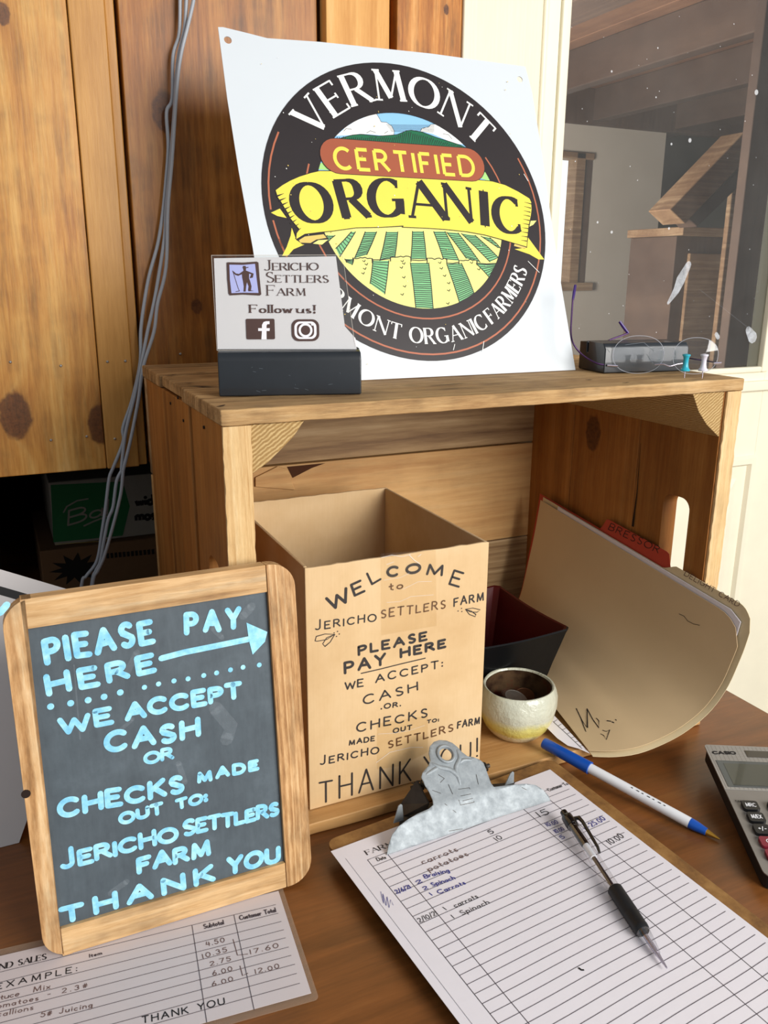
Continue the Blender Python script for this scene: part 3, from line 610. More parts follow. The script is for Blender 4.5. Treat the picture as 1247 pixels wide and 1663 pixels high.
_b.l(_m.outputs[0], _w.inputs[0]); _b.l(_b.mix(_b.noise(_b.coord(), 220, 4, .7), _b.ramp(_w.outputs['Fac'], [(.1, '#8d6c3c'), (.5, '#bc9a62'), (.9, '#d6bb86')]), '#a5834e'), _b.b.inputs['Base Color']); _b.b.inputs['Roughness'].default_value = .8
_b.bump(_w.outputs['Fac'], .6, .0008); m_block = _b.m
CL = V((0, 0, 0))
crate = thing('wooden_crate', 'weathered wooden apple crate lying on its side with the opening towards the viewer', 'crate', CL)
# top boards (three, with worn gaps)
def roughbox(mb, a, b, n, amp, axis, seed):
    """board with slightly uneven front/edge along its long axis"""
    R = random.Random(seed); (x0, y0, z0), (x1, y1, z1) = a, b; prev = None; vs = []; fs = []
    for i in range(n+1):
        t = i/n; j = [R.uniform(-amp, amp) for _ in range(8)]
        if axis == 'x':
            x = x0+(x1-x0)*t; q = [(x, y0+j[0], z0+j[1]*.5), (x, y1+j[2], z0), (x, y1+j[3], z1+j[4]*.3), (x, y0+j[5], z1+j[6]*.5)]
        else:
            z = z0+(z1-z0)*t; q = [(x0+j[0], y0+j[1], z), (x1+j[2], y0+j[3], z), (x1, y1, z), (x0, y1, z)]
        vs += q
        if i:
            k = (i-1)*4
            for c in range(4): fs.append((k+c, k+(c+1) % 4, k+4+(c+1) % 4, k+4+c))
    fs.append((3, 2, 1, 0)); fs.append((n*4, n*4+1, n*4+2, n*4+3)); mb.add(vs, fs)
for (y0, y1, s) in ((-.001, .1185, 1), (.1200, .2065, 2), (.2075, CD, 3)):
    mb = MB(); roughbox(mb, (-.001 if s != 2 else .001, y0, CH-TT+(.0012 if s == 2 else 0)), (CW+.001, y1, CH-(.0006 if s == 2 else 0)), 40, .0005, 'x', s)
    fix_normals(mb.build('board', m_cr_top, crate, bevel=.0012))
# bottom boards
for (y0, y1, s) in ((0, .1285, 4), (.130, .21, 5), (.2115, CD-.012, 6)):
    mb = MB(); roughbox(mb, (0.0, y0, 0.0005), (CW, y1, FT), 30, .0004, 'x', s); fix_normals(mb.build('board', m_cr_floor, crate, bevel=.001))
# end planks
zt_ = CH-TT-.0003
def endplank(xa, xb, y0, y1, mat):
    mb = MB(); mb.box((xa, y0, FT), (xb, y1, zt_)); return mb.build('end_plank', mat, crate, bevel=.0009)
endplank(0, .017, .2022, CD-.012, m_cr_end); endplank(0, .017, .1525, .2014, m_cr_end2); endplank(0, .0165, .1005, .1518, m_cr_end)
endplank(CW-.018, CW, .2052, CD-.012, m_cr_end); endplank(CW-.018, CW, .1014, .2045, m_cr_end); 
# handle planks (slot cut out), left and right
def handle(xa, xb, name, mat, y0=.002, y1=.0915):
    fr = Frame((xa, 0, 0), (0, 1, 0), (0, 0, 1))   # normal +x
    hole = rrect(.0265, .125, .0605, .2235, .011)
    return slab(name, fr, [(y0, FT), (y1, FT), (y1, zt_), (y0, zt_)], [hole], 0, xb-xa, mat, crate)
handle(0.0004, .0168, 'end_plank', m_cr_end)
handle(CW-.018, CW-.0004, 'end_plank', m_cr_end2, .002, .1005)
# thin front facing strips: pale sawn edges of the ends
for xa, xb, s in ((0, .0192, 7), (CW-.0165, CW, 8)):
    mb = MB(); roughbox(mb, (xa, -.0008, .0105), (xb, .0018, zt_), 60, .0004, 'z', s); fix_normals(mb.build('end_edge', m_cr_post, crate, bevel=.0004))
# back boards
for z0, z1, mt, s in ((.2335, zt_, m_cr_back1, 9), (.1165, .2318, m_cr_back2, 10), (FT, .1150, m_cr_back1, 11)):
    mb = MB(); mb.box((.0, .2805, z0), (CW, CD, z1)); mb.build('back_board', mt, crate, bevel=.001)
# triangular corner battens
def batten(sx, mat):
    x = .0195 if sx > 0 else CW-.0185
    if sx > 0: prof = [(x, zt_), (x+.0375, zt_), (x+.030, zt_-.010), (x+.012, zt_-.026), (x, zt_-.0335)]
    else: prof = [(x, zt_), (x, zt_-.040), (x-.016, zt_-.028), (x-.027, zt_-.016), (x-.036, zt_)]
    mb = MB(); mb.prism([(a, .0015, b) for a, b in prof], (0, .278, 0)); return fix_normals(mb.build('corner_batten', mat, crate, bevel=.0006))
batten(1, m_block); batten(-1, m_block)
mb = MB()
for (x, y) in ((289, 646), (277, 655), (298, 683), (331, 694)):
    p = hx(x, y, -.0002); mb.lathe([(.0012, -.0004), (.0012, .0006)], p, (-1, 0, 0), 8)
o = mb.build('nail_hole', plain('old nail', '#1c120c', .7), crate); o['kind'] = 'stuff'
# dark splits worn into the top and right end
m_split = plain('dark wood split', '#22120a', .9)
frt = Frame((0, 0, CH+.0001), (1, 0, 0), (0, 1, 0)); mb = MB()
for p, q, w in (((268, 611), (287, 608), 2.4), ((318, 605), (336, 605), 1.6), ((304, 628), (352, 628), 4.5), ((352, 661), (366, 658), 2.4), ((300, 622), (316, 622), 2), ((950, 617), (962, 617), 2), ((1010, 622), (1022, 621), 1.5), ((700, 627), (760, 622), 1.2)):
    u = [frt.uv(*p), frt.uv((p[0]+q[0])/2, (p[1]+q[1])/2+.5), frt.uv(*q)]; mb.ribbon(frt, u, [w*.0003, w*.0012, w*.0002], .0004, cap=False)
mb.build('split', m_split, crate)['kind'] = 'stuff'
frx = Frame((CW-.0182, 0, 0), (0, -1, 0), (0, 0, 1)); mb = MB()
u = [frx.uv(*p) for p in ((1041, 720), (1038, 760), (1035, 800), (1031, 830), (1028, 855))]; mb.ribbon(frx, u, [.0004, .0008, .0012, .002, .003], .0006, cap=False)
mb.build('split', m_split, crate)
frb = Frame((0, .2803, 0), (1, 0, 0), (0, 0, 1)); mb = MB()
mb.poly(frb, [frb.uv(*p) for p in ((466, 758), (528, 752), (506, 760), (475, 776))], .0004); mb.build('split', plain('brown split', '#4a270e', .9), crate)
# splinter of board lifted at the back left
mb = MB(); mb.prism([hy(x, y, .2795) for x, y in ((414, 790), (478, 795), (466, 762), (450, 757), (414, 775))], (0, -.002, 0)); fix_normals(mb.build('splinter', m_cr_back2, crate, bevel=.0005))
# ------------------------------------------------------------------ certified organic sign leaning back on the crate
m_white = plain('white painted sheet metal', '#d6dce0', .32, var=.02, nscale=9, bump=.03, spec=.5)
m_blk = plain('sign black', '#2b2425', .4, var=.12, nscale=25); m_wht = plain('sign white', '#eeeeea', .4, var=.02)
m_org = plain('sign orange line', '#b5694c', .4, var=.03); m_brn = plain('sign brown', '#a4573c', .4, var=.04); m_yel = plain('sign yellow', '#ecdb55', .4, var=.03)
m_pyel = plain('sign pale yellow', '#ece98a', .4, var=.03); m_grn = plain('sign green', '#7fc286', .4, var=.04); m_dgrn = plain('sign dark green', '#1f6b48', .4, var=.1)
m_sky = plain('sign sky blue', '#8fc4e8', .4, var=.03); m_tan = plain('sign tan', '#dcc06a', .4, var=.04); m_lgrn = plain('sign light green', '#a9dc84', .4, var=.04)
SM = [m_blk, m_wht, m_org, m_brn, m_yel, m_pyel, m_grn, m_dgrn, m_sky, m_tan, m_lgrn]
BLK, WHT, ORG, BRN, YEL, PYL, GRN, DGN, SKY, TNC, LGN = range(11)
yw, ln = math.radians(-.85), math.radians(22.03)
s_ex = V((math.cos(yw), math.sin(yw), 0)); s_bk = V((-math.sin(yw), math.cos(yw), 0))
SG = Frame((.0676, .1072, CH+.0006), s_ex, s_bk*math.sin(ln)+V((0, 0, 1))*math.cos(ln))
SW, SHH = .2938, .2979; SCN = (.1495, .1489)
sign = thing('farm_sign', 'white metal sign with round black and yellow organic emblem, leaning on top of the crate', 'sign', SG.o)
def spx(cx, cy, s=2.2268, ox=340, oy=30): return SG.uv(ox+cx/s, oy+cy/s)
tl = SG.uv(354, 44); tr = SG.uv(853, 108); tr2 = SG.uv(864, 150); br = SG.uv(935, 604); bl = SG.uv(445.7, 619)
outline = [(bl[0], 0.0), (br[0], 0.0), SG.uv(910, 455), SG.uv(892, 335), SG.uv(881, 255), tr2, tr, SG.uv(700, 87), SG.uv(520, 68), SG.uv(434, 62), SG.uv(395, 52), SG.uv(362, 44), tl, SG.uv(369, 160), SG.uv(388, 280), SG.uv(410, 400)]
h1 = SG.uv(370, 65); h2 = SG.uv(844, 129)
circ = lambda c, r, n=18: [(c[0]+r*math.cos(2*math.pi*i/n), c[1]+r*math.sin(2*math.pi*i/n)) for i in range(n)]
slab('sheet', SG, outline, [circ(h1, .0032), circ(h2, .0030)], -.0007, 0, m_white, sign)
mb = MB(); dz = .00007
def L(i): return .0001+dz*i
mb.disc(SG, SCN, .1352, L(0), BLK, 96)
# warped mapping so that the emblem follows the photographed sheet
RI = .0893
mb.disc(SG, SCN, RI, L(1), SKY, 80)
def clipin(pts, r=RI-.0002):
    """keep points inside the round picture"""
    o = []
    for p in pts:
        d = V(p)-V(SCN); o.append(tuple(V(SCN)+d*(r/d.length)) if d.length > r else p)
    return o
def onring(a0, a1, n=20, r=RI-.0002): return [(SCN[0]+r*math.cos(math.radians(a0+(a1-a0)*i/n)), SCN[1]+r*math.sin(math.radians(a0+(a1-a0)*i/n))) for i in range(n+1)]
hs = lambda x, y: SG.uv(500+x/3.464, 170+y/3.464)
# clouds
mb.poly(SG, clipin([hs(150, 170), hs(200, 140), hs(195, 120), hs(260, 80), hs(330, 50), hs(385, 52), hs(405, 85), hs(412, 98), hs(440, 100), hs(470, 120), hs(485, 150), hs(482, 170), hs(440, 176), hs(350, 168), hs(290, 165), hs(240, 172)]), L(2), WHT)
mb.poly(SG, clipin([hs(632, 150), hs(640, 135), hs(680, 125), hs(690, 112), hs(720, 108), hs(790, 130), hs(850, 190), hs(880, 215), hs(840, 222), hs(790, 205), hs(700, 165)]), L(2), WHT)
for k in range(16):  # sky hatching
    y = 58+k*6.2; a = SG.uv(500+(400+k*4.5)/3.464, 170+y/3.464); b = SG.uv(500+(min(740-abs(k-8)*5, 710))/3.464, 170+(y+3)/3.464)
    if (V(a)-V(SCN)).length < RI and (V(b)-V(SCN)).length < RI-.001: mb.ribbon(SG, [a, b], .00028, L(2)+.00003, BLK, cap=False)
for seg in ([(200, 150), (215, 135), (245, 140)], [(330, 160), (350, 148), (380, 158)], [(430, 162), (450, 150)], [(405, 88), (412, 98), (440, 100), (470, 120), (485, 150), (483, 168)], [(385, 52), (405, 85)], [(632, 150), (640, 135), (680, 125), (690, 112), (722, 108)], [(760, 165), (790, 170), (810, 195)]):
    mb.ribbon(SG, [hs(*p) for p in seg], .00035, L(3), BLK)
# mountains
mtn = [hs(150, 200), hs(200, 185), hs(250, 172), (hs(300, 168)), hs(400, 178), hs(500, 170), hs(555, 148), hs(580, 145), hs(640, 155), hs(720, 185), hs(800, 210), hs(860, 230), hs(905, 240), hs(900, 260), hs(150, 230)]
mb.poly(SG, clipin(mtn), L(3), DGN)
R = random.Random(3)
for k in range(62):
    x = 165+k*11.5; top = 178 if x < 480 else (148+abs(x-570)*.29 if x > 545 else 178-(x-480)*.42)
    y0 = top+R.uniform(2, 12); a, b = hs(x, y0), hs(x-10-R.uniform(0, 6), 232)
    if x < 880: mb.ribbon(SG, [a, b], [.0006, .0002], L(3)+.00003, BLK, cap=False)
mb.ribbon(SG, [clipin([p])[0] for p in mtn[:13]], .0006, L(4), BLK)
# fields
fld = [p for p in onring(-176+360, 360+360-4-0, 2)]
mb.poly(SG, onring(178, 362, 60), L(2), PYL)
for pts in ([(60, 365), (66, 330), (110, 320), (140, 372)], [(985, 350), (1010, 380), (1040, 430), (970, 415)]): mb.poly(SG, clipin([hs(*p) for p in pts]), L(3), LGN)
for pts in ([(75, 325), (95, 285), (105, 320)], [(985, 330), (1010, 372), (990, 385)]): mb.poly(SG, clipin([hs(*p) for p in pts]), L(4), DGN)
fs = lambda x, y: SG.uv(520+x/3.779, 380+y/3.779)
rows_up = [[(40, 10), (90, 10), (30, 55), (20, 40)], [(190, -12), (215, -12), (120, 140), (95, 90)], [(275, -12), (345, -12), (285, 128), (210, 150)], [(405, -12), (475, -12), (458, 140), (365, 165)],
           [(565, -15), (632, -15), (650, 155), (555, 155)], [(695, -14), (765, -14), (850, 165), (755, 155)], [(775, -10), (845, -5), (980, 175), (895, 150)], [(865, -2), (950, 10), (1100, 150), (1040, 172)], [(985, 14), (1040, 24), (1118, 95), (1090, 85)]]
rows_dn = [[(150, 155), (205, 155), (195, 190), (160, 175)], [(322, 165), (420, 165), (395, 370), (305, 305)], [(552, 178), (665, 178), (692, 458), (585, 452)], [(775, 185), (865, 180), (950, 375), (855, 425)], [(955, 182), (1078, 185), (1060, 235), (1045, 275)]]
for rows in (rows_up, rows_dn):
    for q in rows:
        (x0, y0), (x1, y1), (x2, y2), (x3, y3) = q
        mb.poly(SG, clipin([fs(*p) for p in q]), L(3), GRN)
        for e in ([q[0], q[3]], [q[1], q[2]]): mb.ribbon(SG, clipin([fs(*e[0]), fs((e[0][0]+e[1][0])/2+2, (e[0][1]+e[1][1])/2), fs(*e[1])]), .0007, L(5), BLK)
        n = max(4, int(abs(y3-y0)/12))
        for i in range(n):
            t = (i+.5)/n; a = (x0+(x3-x0)*t, y0+(y3-y0)*t); b = (x1+(x2-x1)*t, y1+(y2-y1)*t)
            mb.ribbon(SG, clipin([fs(*a), fs((a[0]+b[0])/2, (a[1]+b[1])/2+R.uniform(-2, 3)), fs(*b)]), .00065, L(4), BLK, cap=False)
# round bush tops over the front row line
for (x0, x1, y) in ((200, 318, 150), (430, 555, 143), (655, 775, 155), (850, 960, 162)):
    pts = [(x0, y+25)]+[(x0+(x1-x0)*(i/8), y+R.uniform(-6, 4)) for i in range(9)]+[(x1, y+28)]
    mb.poly(SG, clipin([fs(*p) for p in pts]), L(4), PYL); mb.ribbon(SG, clipin([fs(*p) for p in pts]), .0008, L(6), BLK)
for (x, y) in ((270, 165), (285, 185), (275, 212), (265, 240), (505, 165), (515, 180), (500, 205), (515, 265), (520, 320), (505, 370), (735, 175), (745, 210), (765, 255), (790, 300), (790, 345), (785, 425), (930, 175), (975, 215)):
    mb.ribbon(SG, clipin([fs(x-12, y), fs(x, y+7), fs(x+5, y-4)]), .0006, L(6), BLK)
for (x0, y0, x1, y1) in ((318, 160, 430, 152), (555, 160, 655, 160), (775, 180, 850, 175), (960, 180, 1080, 182)): mb.ribbon(SG, clipin([fs(x0, y0), fs((x0+x1)/2, (y0+y1)/2+4), fs(x1, y1)]), .0008, L(6), BLK)
# black surround ring hides what runs past the picture; orange rings
mb.ring(SG, SCN, RI-.0004, .1352, L(7), 0, 360, BLK, 96)
mb.ring(SG, SCN, .0972, .0986, L(8), -140, -8, ORG); mb.ring(SG, SCN, .0972, .0986, L(8), 9, 33, ORG); mb.ring(SG, SCN, .0972, .0986, L(8), 158, 173, ORG); mb.ring(SG, SCN, .0972, .0986, L(8), 196, 221, ORG)
mb.ring(SG, SCN, .1288, .1303, L(8), -167, 25, ORG); mb.ring(SG, SCN, .1288, .1303, L(8), 151, 182, ORG); mb.ring(SG, SCN, .1288, .1303, L(8), 186, 206, ORG)
arcword(mb, SG, 'VERMONT', SCN, .1005, .0275, 141.5, 39.5, .0055, L(8), WHT, .30)
arcword(mb, SG, 'VERMONT', SCN, .1200, .0135, -152, -105.5, .0026, L(8), WHT, .26, top=False)
arcword(mb, SG, 'ORGANIC', SCN, .1200, .0135, -101, -62, .0026, L(8), WHT, .26, top=False)
arcword(mb, SG, 'FARMERS', SCN, .1200, .0135, -59.5, -27, .0026, L(8), WHT, .26, top=False)
# yellow banner
os_ = lambda x, y: SG.uv(430+x/5.4217, 280+y/5.4217)
or_ = lambda x, y: SG.uv(640+x/4.7962, 280+y/4.7962)
mb.poly(SG, [os_(52, 358), os_(130, 322), os_(190, 405), os_(110, 388)], L(9), YEL)
mb.poly(SG, [os_(235, 490), os_(275, 600), os_(345, 640), os_(250, 680), os_(200, 738), os_(150, 738), os_(190, 660), os_(225, 560)], L(9), YEL)
mb.poly(SG, [or_(1040, 510), or_(1165, 680), or_(1120, 680), or_(1050, 640), or_(935, 600), or_(1030, 590)], L(9), YEL)
mb.poly(SG, [or_(1060, 380), or_(1105, 378), or_(1080, 410), or_(1050, 425)], L(9), PYL)
mb.poly(SG, [os_(280, 600), os_(340, 560), os_(520, 545), os_(560, 590), os_(500, 640), os_(420, 630), os_(330, 640)], L(9), BLK)
mb.poly(SG, [os_(298, 600), os_(350, 568), os_(515, 548), os_(540, 580), os_(450, 595), os_(400, 625), os_(310, 622)], L(10), TNC)
mb.poly(SG, [os_(420, 630), os_(470, 600), os_(555, 595), os_(500, 640)], L(10), PYL)
mb.poly(SG, [or_(930, 575), or_(935, 555), or_(1020, 575), or_(1030, 585), or_(1010, 598)], L(9), TNC)
top = [os_(90, 160), os_(150, 115), os_(220, 75), os_(300, 40), os_(400, 8), os_(480, -10), (spx(600, 555)), spx(720, 565), spx(850, 575), or_(640, 60), or_(760, 72), or_(860, 100), or_(960, 150), or_(1050, 205), or_(1065, 235), or_(1068, 290), or_(1062, 340), or_(1045, 420), or_(1035, 510), or_(1030, 585)]
bot = [or_(930, 555), or_(830, 525), or_(700, 490), or_(560, 465), or_(400, 448), or_(250, 438), or_(60, 430), spx(700, 752), spx(620, 757), os_(800, 492), os_(600, 520), os_(480, 532), os_(350, 548), os_(290, 585), os_(270, 590), os_(275, 540), os_(300, 505), os_(262, 460), os_(225, 415), os_(195, 355), os_(165, 310), os_(140, 265), os_(110, 225)]
mb.poly(SG, top+bot, L(11), YEL)
mb.ribbon(SG, top+bot+[top[0]], .0006, L(11)+.00003, BLK)
for i in range(9):
    a = os_(100+i*20, 215+i*40); b = os_(165+i*19, 190+i*38); mb.ribbon(SG, [a, b], [.0016, .0002], L(12), BLK, cap=False)
    a = os_(80+i*4, 170+i*3) if i < 3 else a; 
for i in range(10):
    a = or_(1066-i*4, 250+i*32); b = or_(1010-i*3, 235+i*33); mb.ribbon(SG, [a, b], [.0010, .0002], L(12), BLK, cap=False)
# brown pill
pa, pb = SG.uv(500+165/3.464, 170+292/3.464), SG.uv(500+905/3.464, 170+340/3.464)
d = (V(pb)-V(pa)).normalized(); n2 = V((-d.y, d.x)); rr = .0158; pill = []
for c, a0 in ((V(pb), -90), (V(pa), 90)):
    for i in range(13):
        g = math.radians(a0+180*i/12); pill.append(tuple(c+d*math.cos(g)*rr+n2*math.sin(g)*rr))
mb.poly(SG, pill, L(12), BRN); mb.ribbon(SG, pill+[pill[0]], .0005, L(12)+.00003, BLK)
hq = lambda x, y: (500+x/3.464, 170+y/3.464)
word(mb, SG, 'CERTIFIED', hq(158, 360), hq(935, 404), 31, 5.6, 'sans', L(13), YEL, gap=.34)
# ORGANIC: each letter at its own place on the banner
for ch, a, b, h, f in (('O', os_(215, 395), os_(605, 400), 0, 0),):
    pass
def L1(ch, quad, w):
    """one serif letter stretched over a pixel quad: bottom-left, bottom-right, top-left"""
    P0, P1, P2 = V(SG.uv(*quad[0])), V(SG.uv(*quad[1])), V(SG.uv(*quad[2])); gw = max(G[ch][0], .02)
    def T(x, y): q = P0+(P1-P0)*(.06+.86*x/gw)+(P2-P0)*y; return (q.x, q.y)
    glyph(mb, ch, T, w, 'serif', L(13), BLK, SG.P, sw=.06)
A = lambda x, y: (430+x/5.4217, 280+y/5.4217)
B = lambda x, y: (640+x/4.7962, 280+y/4.7962)
L1('O', (A(270, 440), A(615, 440), A(205, 100)), .0088)
L1('R', (A(705, 405), A(930, 390), A(615, 78)), .0085)
L1('G', (A(925, 392), A(1235, 388), A(905, 65)), .0085)
L1('A', (B(120, 348), B(425, 370), B(35, 62)), .0085)
L1('N', (B(395, 358), B(618, 395), B(370, 92)), .0085)
L1('I', (B(705, 420), B(706, 420), B(690, 150)), .0095)
L1('C', (B(790, 470), B(1010, 475), B(755, 195)), .0088)
o = mb.build('emblem_print', SM, sign)
mb = MB(); R = random.Random(11)
for _ in range(60):
    u, v = R.uniform(.02, .27), R.uniform(.01, .28); mb.disc(SG, (u, v), R.uniform(.00025, .0006), L(15), 0 if R.random() < .5 else 1, 6)
for pts in ([(1150, 880), (1190, 920)], [(885, 1180), (880, 1200)], [(990, 1170), (985, 1205)], [(1135, 565), (1150, 590)]):
    mb.ribbon(SG, [spx(*p) for p in pts], .0006, L(15), 0)
o = mb.build('scratches', [m_wht, m_tan], sign); o['kind'] = 'stuff'

# ------------------------------------------------------------------ small card in a black wooden holder
m_hold = plain('black painted wood', '#1b2026', .35, var=.25, nscale=30, bump=.12, coat=.3)
a0 = V((.0134, .0576, CH)); b0 = V((.1119, .0306, CH))
HF = Frame(a0, b0-a0, (0, 0, 1)); HWD = (b0-a0).length
hold = thing('card_holder', 'black wooden block with a slot holding the small card, left end of the crate', 'card holder', a0)
mb = MB(); prof = [(0, 0), (.0, .0245), (-.0035, .0305), (-.0085, .0318), (-.0085, .020), (-.0105, .020), (-.0105, .0325), (-.030, .0325), (-.030, 0)]
vs = [HF.P(u, v+.0004, w) for u in (0, HWD) for (w, v) in prof]; n = len(prof)
fs = [(i, (i+1) % n, n+(i+1) % n, n+i) for i in range(n)]
from mathutils.geometry import tessellate_polygon
tt = tessellate_polygon([[V((p[0], p[1], 0)) for p in prof]])
fs += [tuple(t) for t in tt]+[tuple(i+n for i in reversed(t)) for t in tt]
mb.add(vs, fs); fix_normals(mb.build('block', m_hold, hold, bevel=.0012))
mb = MB(); R = random.Random(21)
for _ in range(11):
    u, v = R.uniform(.01, HWD-.005), R.uniform(.003, .024); l_ = R.uniform(.0003, .003); mb.ribbon(HF, [(u, v+.0004), (u+l_, v+R.uniform(-.001, .001))], .00025, .00015)
o = mb.build('scratches', plain('pale scratches', '#4c555c', .6), hold); o['kind'] = 'stuff'
CF = Frame(HF.P(0, .0205, -.0095), HF.ex, V((0, 0, 1))-HF.n*.045)
cs = lambda x, y: (330+x/4.619, 400+y/4.619)
m_lam = glassmat('clear laminate', (.95, .95, .94, 1), .05, .2)
m_card = plain('white card', '#e6e5ea', .5, var=.015, nscale=200)
m_ink = plain('dark brown ink', '#47302b', .5); m_lil = plain('lilac print', '#a9afe0', .5)
card = thing('business_card', 'small laminated farm card reading Follow us, standing in the black wooden holder', 'card', CF.o)
c4 = [CF.uv(*cs(62, 68)), CF.uv(*cs(1045, 65)), CF.uv(*cs(1132, 700)), CF.uv(*cs(1150, 780)), CF.uv(*cs(103, 780))]
slab('laminate', CF, [(p[0], max(p[1], .0005)) for p in c4], [], .00025, .0005, m_lam, card)
mb = MB(); mb.ribbon(CF, [(p[0], max(p[1], .0008)) for p in c4+[c4[0]]], .0004, .0006); mb.build('laminate_edge', film('laminate edge', '#cfc8bd', .6, .2), card)
c5 = [CF.uv(*cs(80, 90)), CF.uv(*cs(995, 75)), CF.uv(*cs(1062, 600)), CF.uv(*cs(1142, 690)), CF.uv(*cs(1150, 772)), CF.uv(*cs(107, 772))]
slab('card_sheet', CF, [(p[0], max(p[1], .001)) for p in c5], [], -.0001, .00015, m_card, card)
mb = MB(); Z = .0007
word(mb, CF, 'JERICHO', cs(458, 180), cs(862, 178), 11.5, 2.3, 'serif', Z, 0, gap=.2, first=1.42)
word(mb, CF, 'SETTLERS', cs(474, 270), cs(938, 272), 11.5, 2.3, 'serif', Z, 0, gap=.2, first=1.42)
word(mb, CF, 'FARM', cs(482, 368), cs(765, 370), 11.5, 2.3, 'serif', Z, 0, gap=.26, first=1.42)
word(mb, CF, 'Follow', cs(352, 497), cs(662, 498), 12.5, 3.2, 'serif', Z, 0, gap=.2)
word(mb, CF, 'us!', cs(705, 498), cs(838, 500), 12.5, 3.2, 'serif', Z, 0, gap=.2)
cu = lambda x, y: CF.uv(*cs(x, y))
mb.poly(CF, [cu(176, 122), cu(190, 120), cu(300, 122), cu(400, 115), cu(414, 122), cu(422, 230), cu(435, 360), cu(425, 369), cu(300, 362), cu(200, 368), cu(190, 355), cu(180, 240)], Z, 0)
mb.poly(CF, [cu(196, 138), cu(300, 140), cu(388, 132), cu(400, 240), cu(414, 350), cu(300, 348), cu(212, 352), cu(200, 250)], Z+.0001, 1)
man = [(291, 162), (297, 158), (297, 148), (318, 147), (320, 157), (340, 155), (338, 162), (322, 163), (320, 182), (340, 190), (378, 205), (372, 235), (348, 240), (352, 228), (360, 210), (344, 206), (344, 240), (352, 262), (362, 300), (358, 330), (380, 335), (340, 338), (336, 330), (340, 300), (328, 270), (322, 300), (318, 340), (302, 340), (304, 300), (298, 262), (292, 235), (290, 210), (262, 222), (240, 215), (219, 190), (219, 182), (246, 204), (268, 208), (290, 192), (302, 184), (298, 165)]
mb.poly(CF, [cu(*p) for p in man], Z+.0002, 0)
mb.ribbon(CF, [cu(222, 186), cu(262, 315), cu(272, 335), cu(245, 340)], .0004, Z+.0002, 0)
q0, q1 = cu(325, 698), cu(534, 543)
mb.poly(CF, rrect(q0[0], q0[1], q1[0], q1[1], .0010), Z, 0)
mb.poly(CF, [cu(436, 699), cu(440, 635), cu(412, 635), cu(412, 614), cu(440, 614), cu(440, 590), cu(452, 568), cu(470, 562), cu(497, 562), cu(497, 584), cu(482, 584), cu(475, 592), cu(474, 614), cu(499, 614), cu(497, 635), cu(474, 635), cu(475, 699)], Z+.0001, 2)
q0, q1 = cu(665, 712), cu(868, 547); cx, cy = (q0[0]+q1[0])/2, (q0[1]+q1[1])/2; hw, hh = (q1[0]-q0[0])/2, (q1[1]-q0[1])/2
for k, mi, z in ((1, 0, 0), (.80, 2, .00006), (.62, 0, .00012)): mb.poly(CF, rrect(cx-hw*k, cy-hh*k, cx+hw*k, cy+hh*k, .005*k), Z+z, mi)
mb.ring(CF, (cx, cy), .0034, .0050, Z+.0002, 0, 360, 2, 32); mb.disc(CF, (cx+.0050, cy+.0042), .0010, Z+.0002, 2)
mb.build('print', [m_ink, m_lil, m_card], card)

# ------------------------------------------------------------------ black slotted block, eyeglasses, push pins on the crate
kb = thing('slotted_block', 'black painted wooden block lying behind the eyeglasses at the right end of the crate', 'wooden block', (.367, .072, CH))
ka, kc = V((.3667, .0716, CH)), V((.4525, .0586, CH)); KF = Frame(ka, kc-ka, (0, 0, 1)); KL = (kc-ka).length
mb = MB(); prof = [(0, 0), (0, .021), (-.004, .0262), (-.030, .0262), (-.030, .016), (-.0325, .016), (-.0325, .0262), (-.046, .0255), (-.046, 0)]
vs = [KF.P(u, v+.0004, w) for u in (0, KL) for (w, v) in prof]; n = len(prof)
fs = [(i, (i+1) % n, n+(i+1) % n, n+i) for i in range(n)]; tt = tessellate_polygon([[V((p[0], p[1], 0)) for p in prof]])
fs += [tuple(t) for t in tt]+[tuple(i+n for i in reversed(t)) for t in tt]
mb.add(vs, fs); fix_normals(mb.build('block', m_hold, kb, bevel=.001))
mb = MB()
for pts in ([(1015, 560), (1045, 556), (1062, 570)], [(1050, 575), (1060, 590)], [(985, 565), (990, 572)]): mb.ribbon(KF, [KF.uv(*p) for p in pts], .0003, .0002)
mb.build('scratches', plain('worn grey edge', '#7c8288', .6), kb)['kind'] = 'stuff'
m_lens = glassmat('spectacle lens', (.93, .94, .95, 1), .035, .02)
m_tem = plain('purple metal temple', '#3b2348', .3, .7); m_sil = plain('bright metal', '#cfc7d6', .25, .95); m_tipp = plain('purple plastic tip', '#3a1f6e', .3)
gx0, gx1 = V((.3925, .0605, CH)), V((.4410, .0355, CH)); GF = Frame(gx0, gx1-gx0, (0, 0, 1))
gl = thing('eyeglasses', 'rimless oval eyeglasses with purple temples standing in front of the black slotted block', 'eyeglasses', gx0)
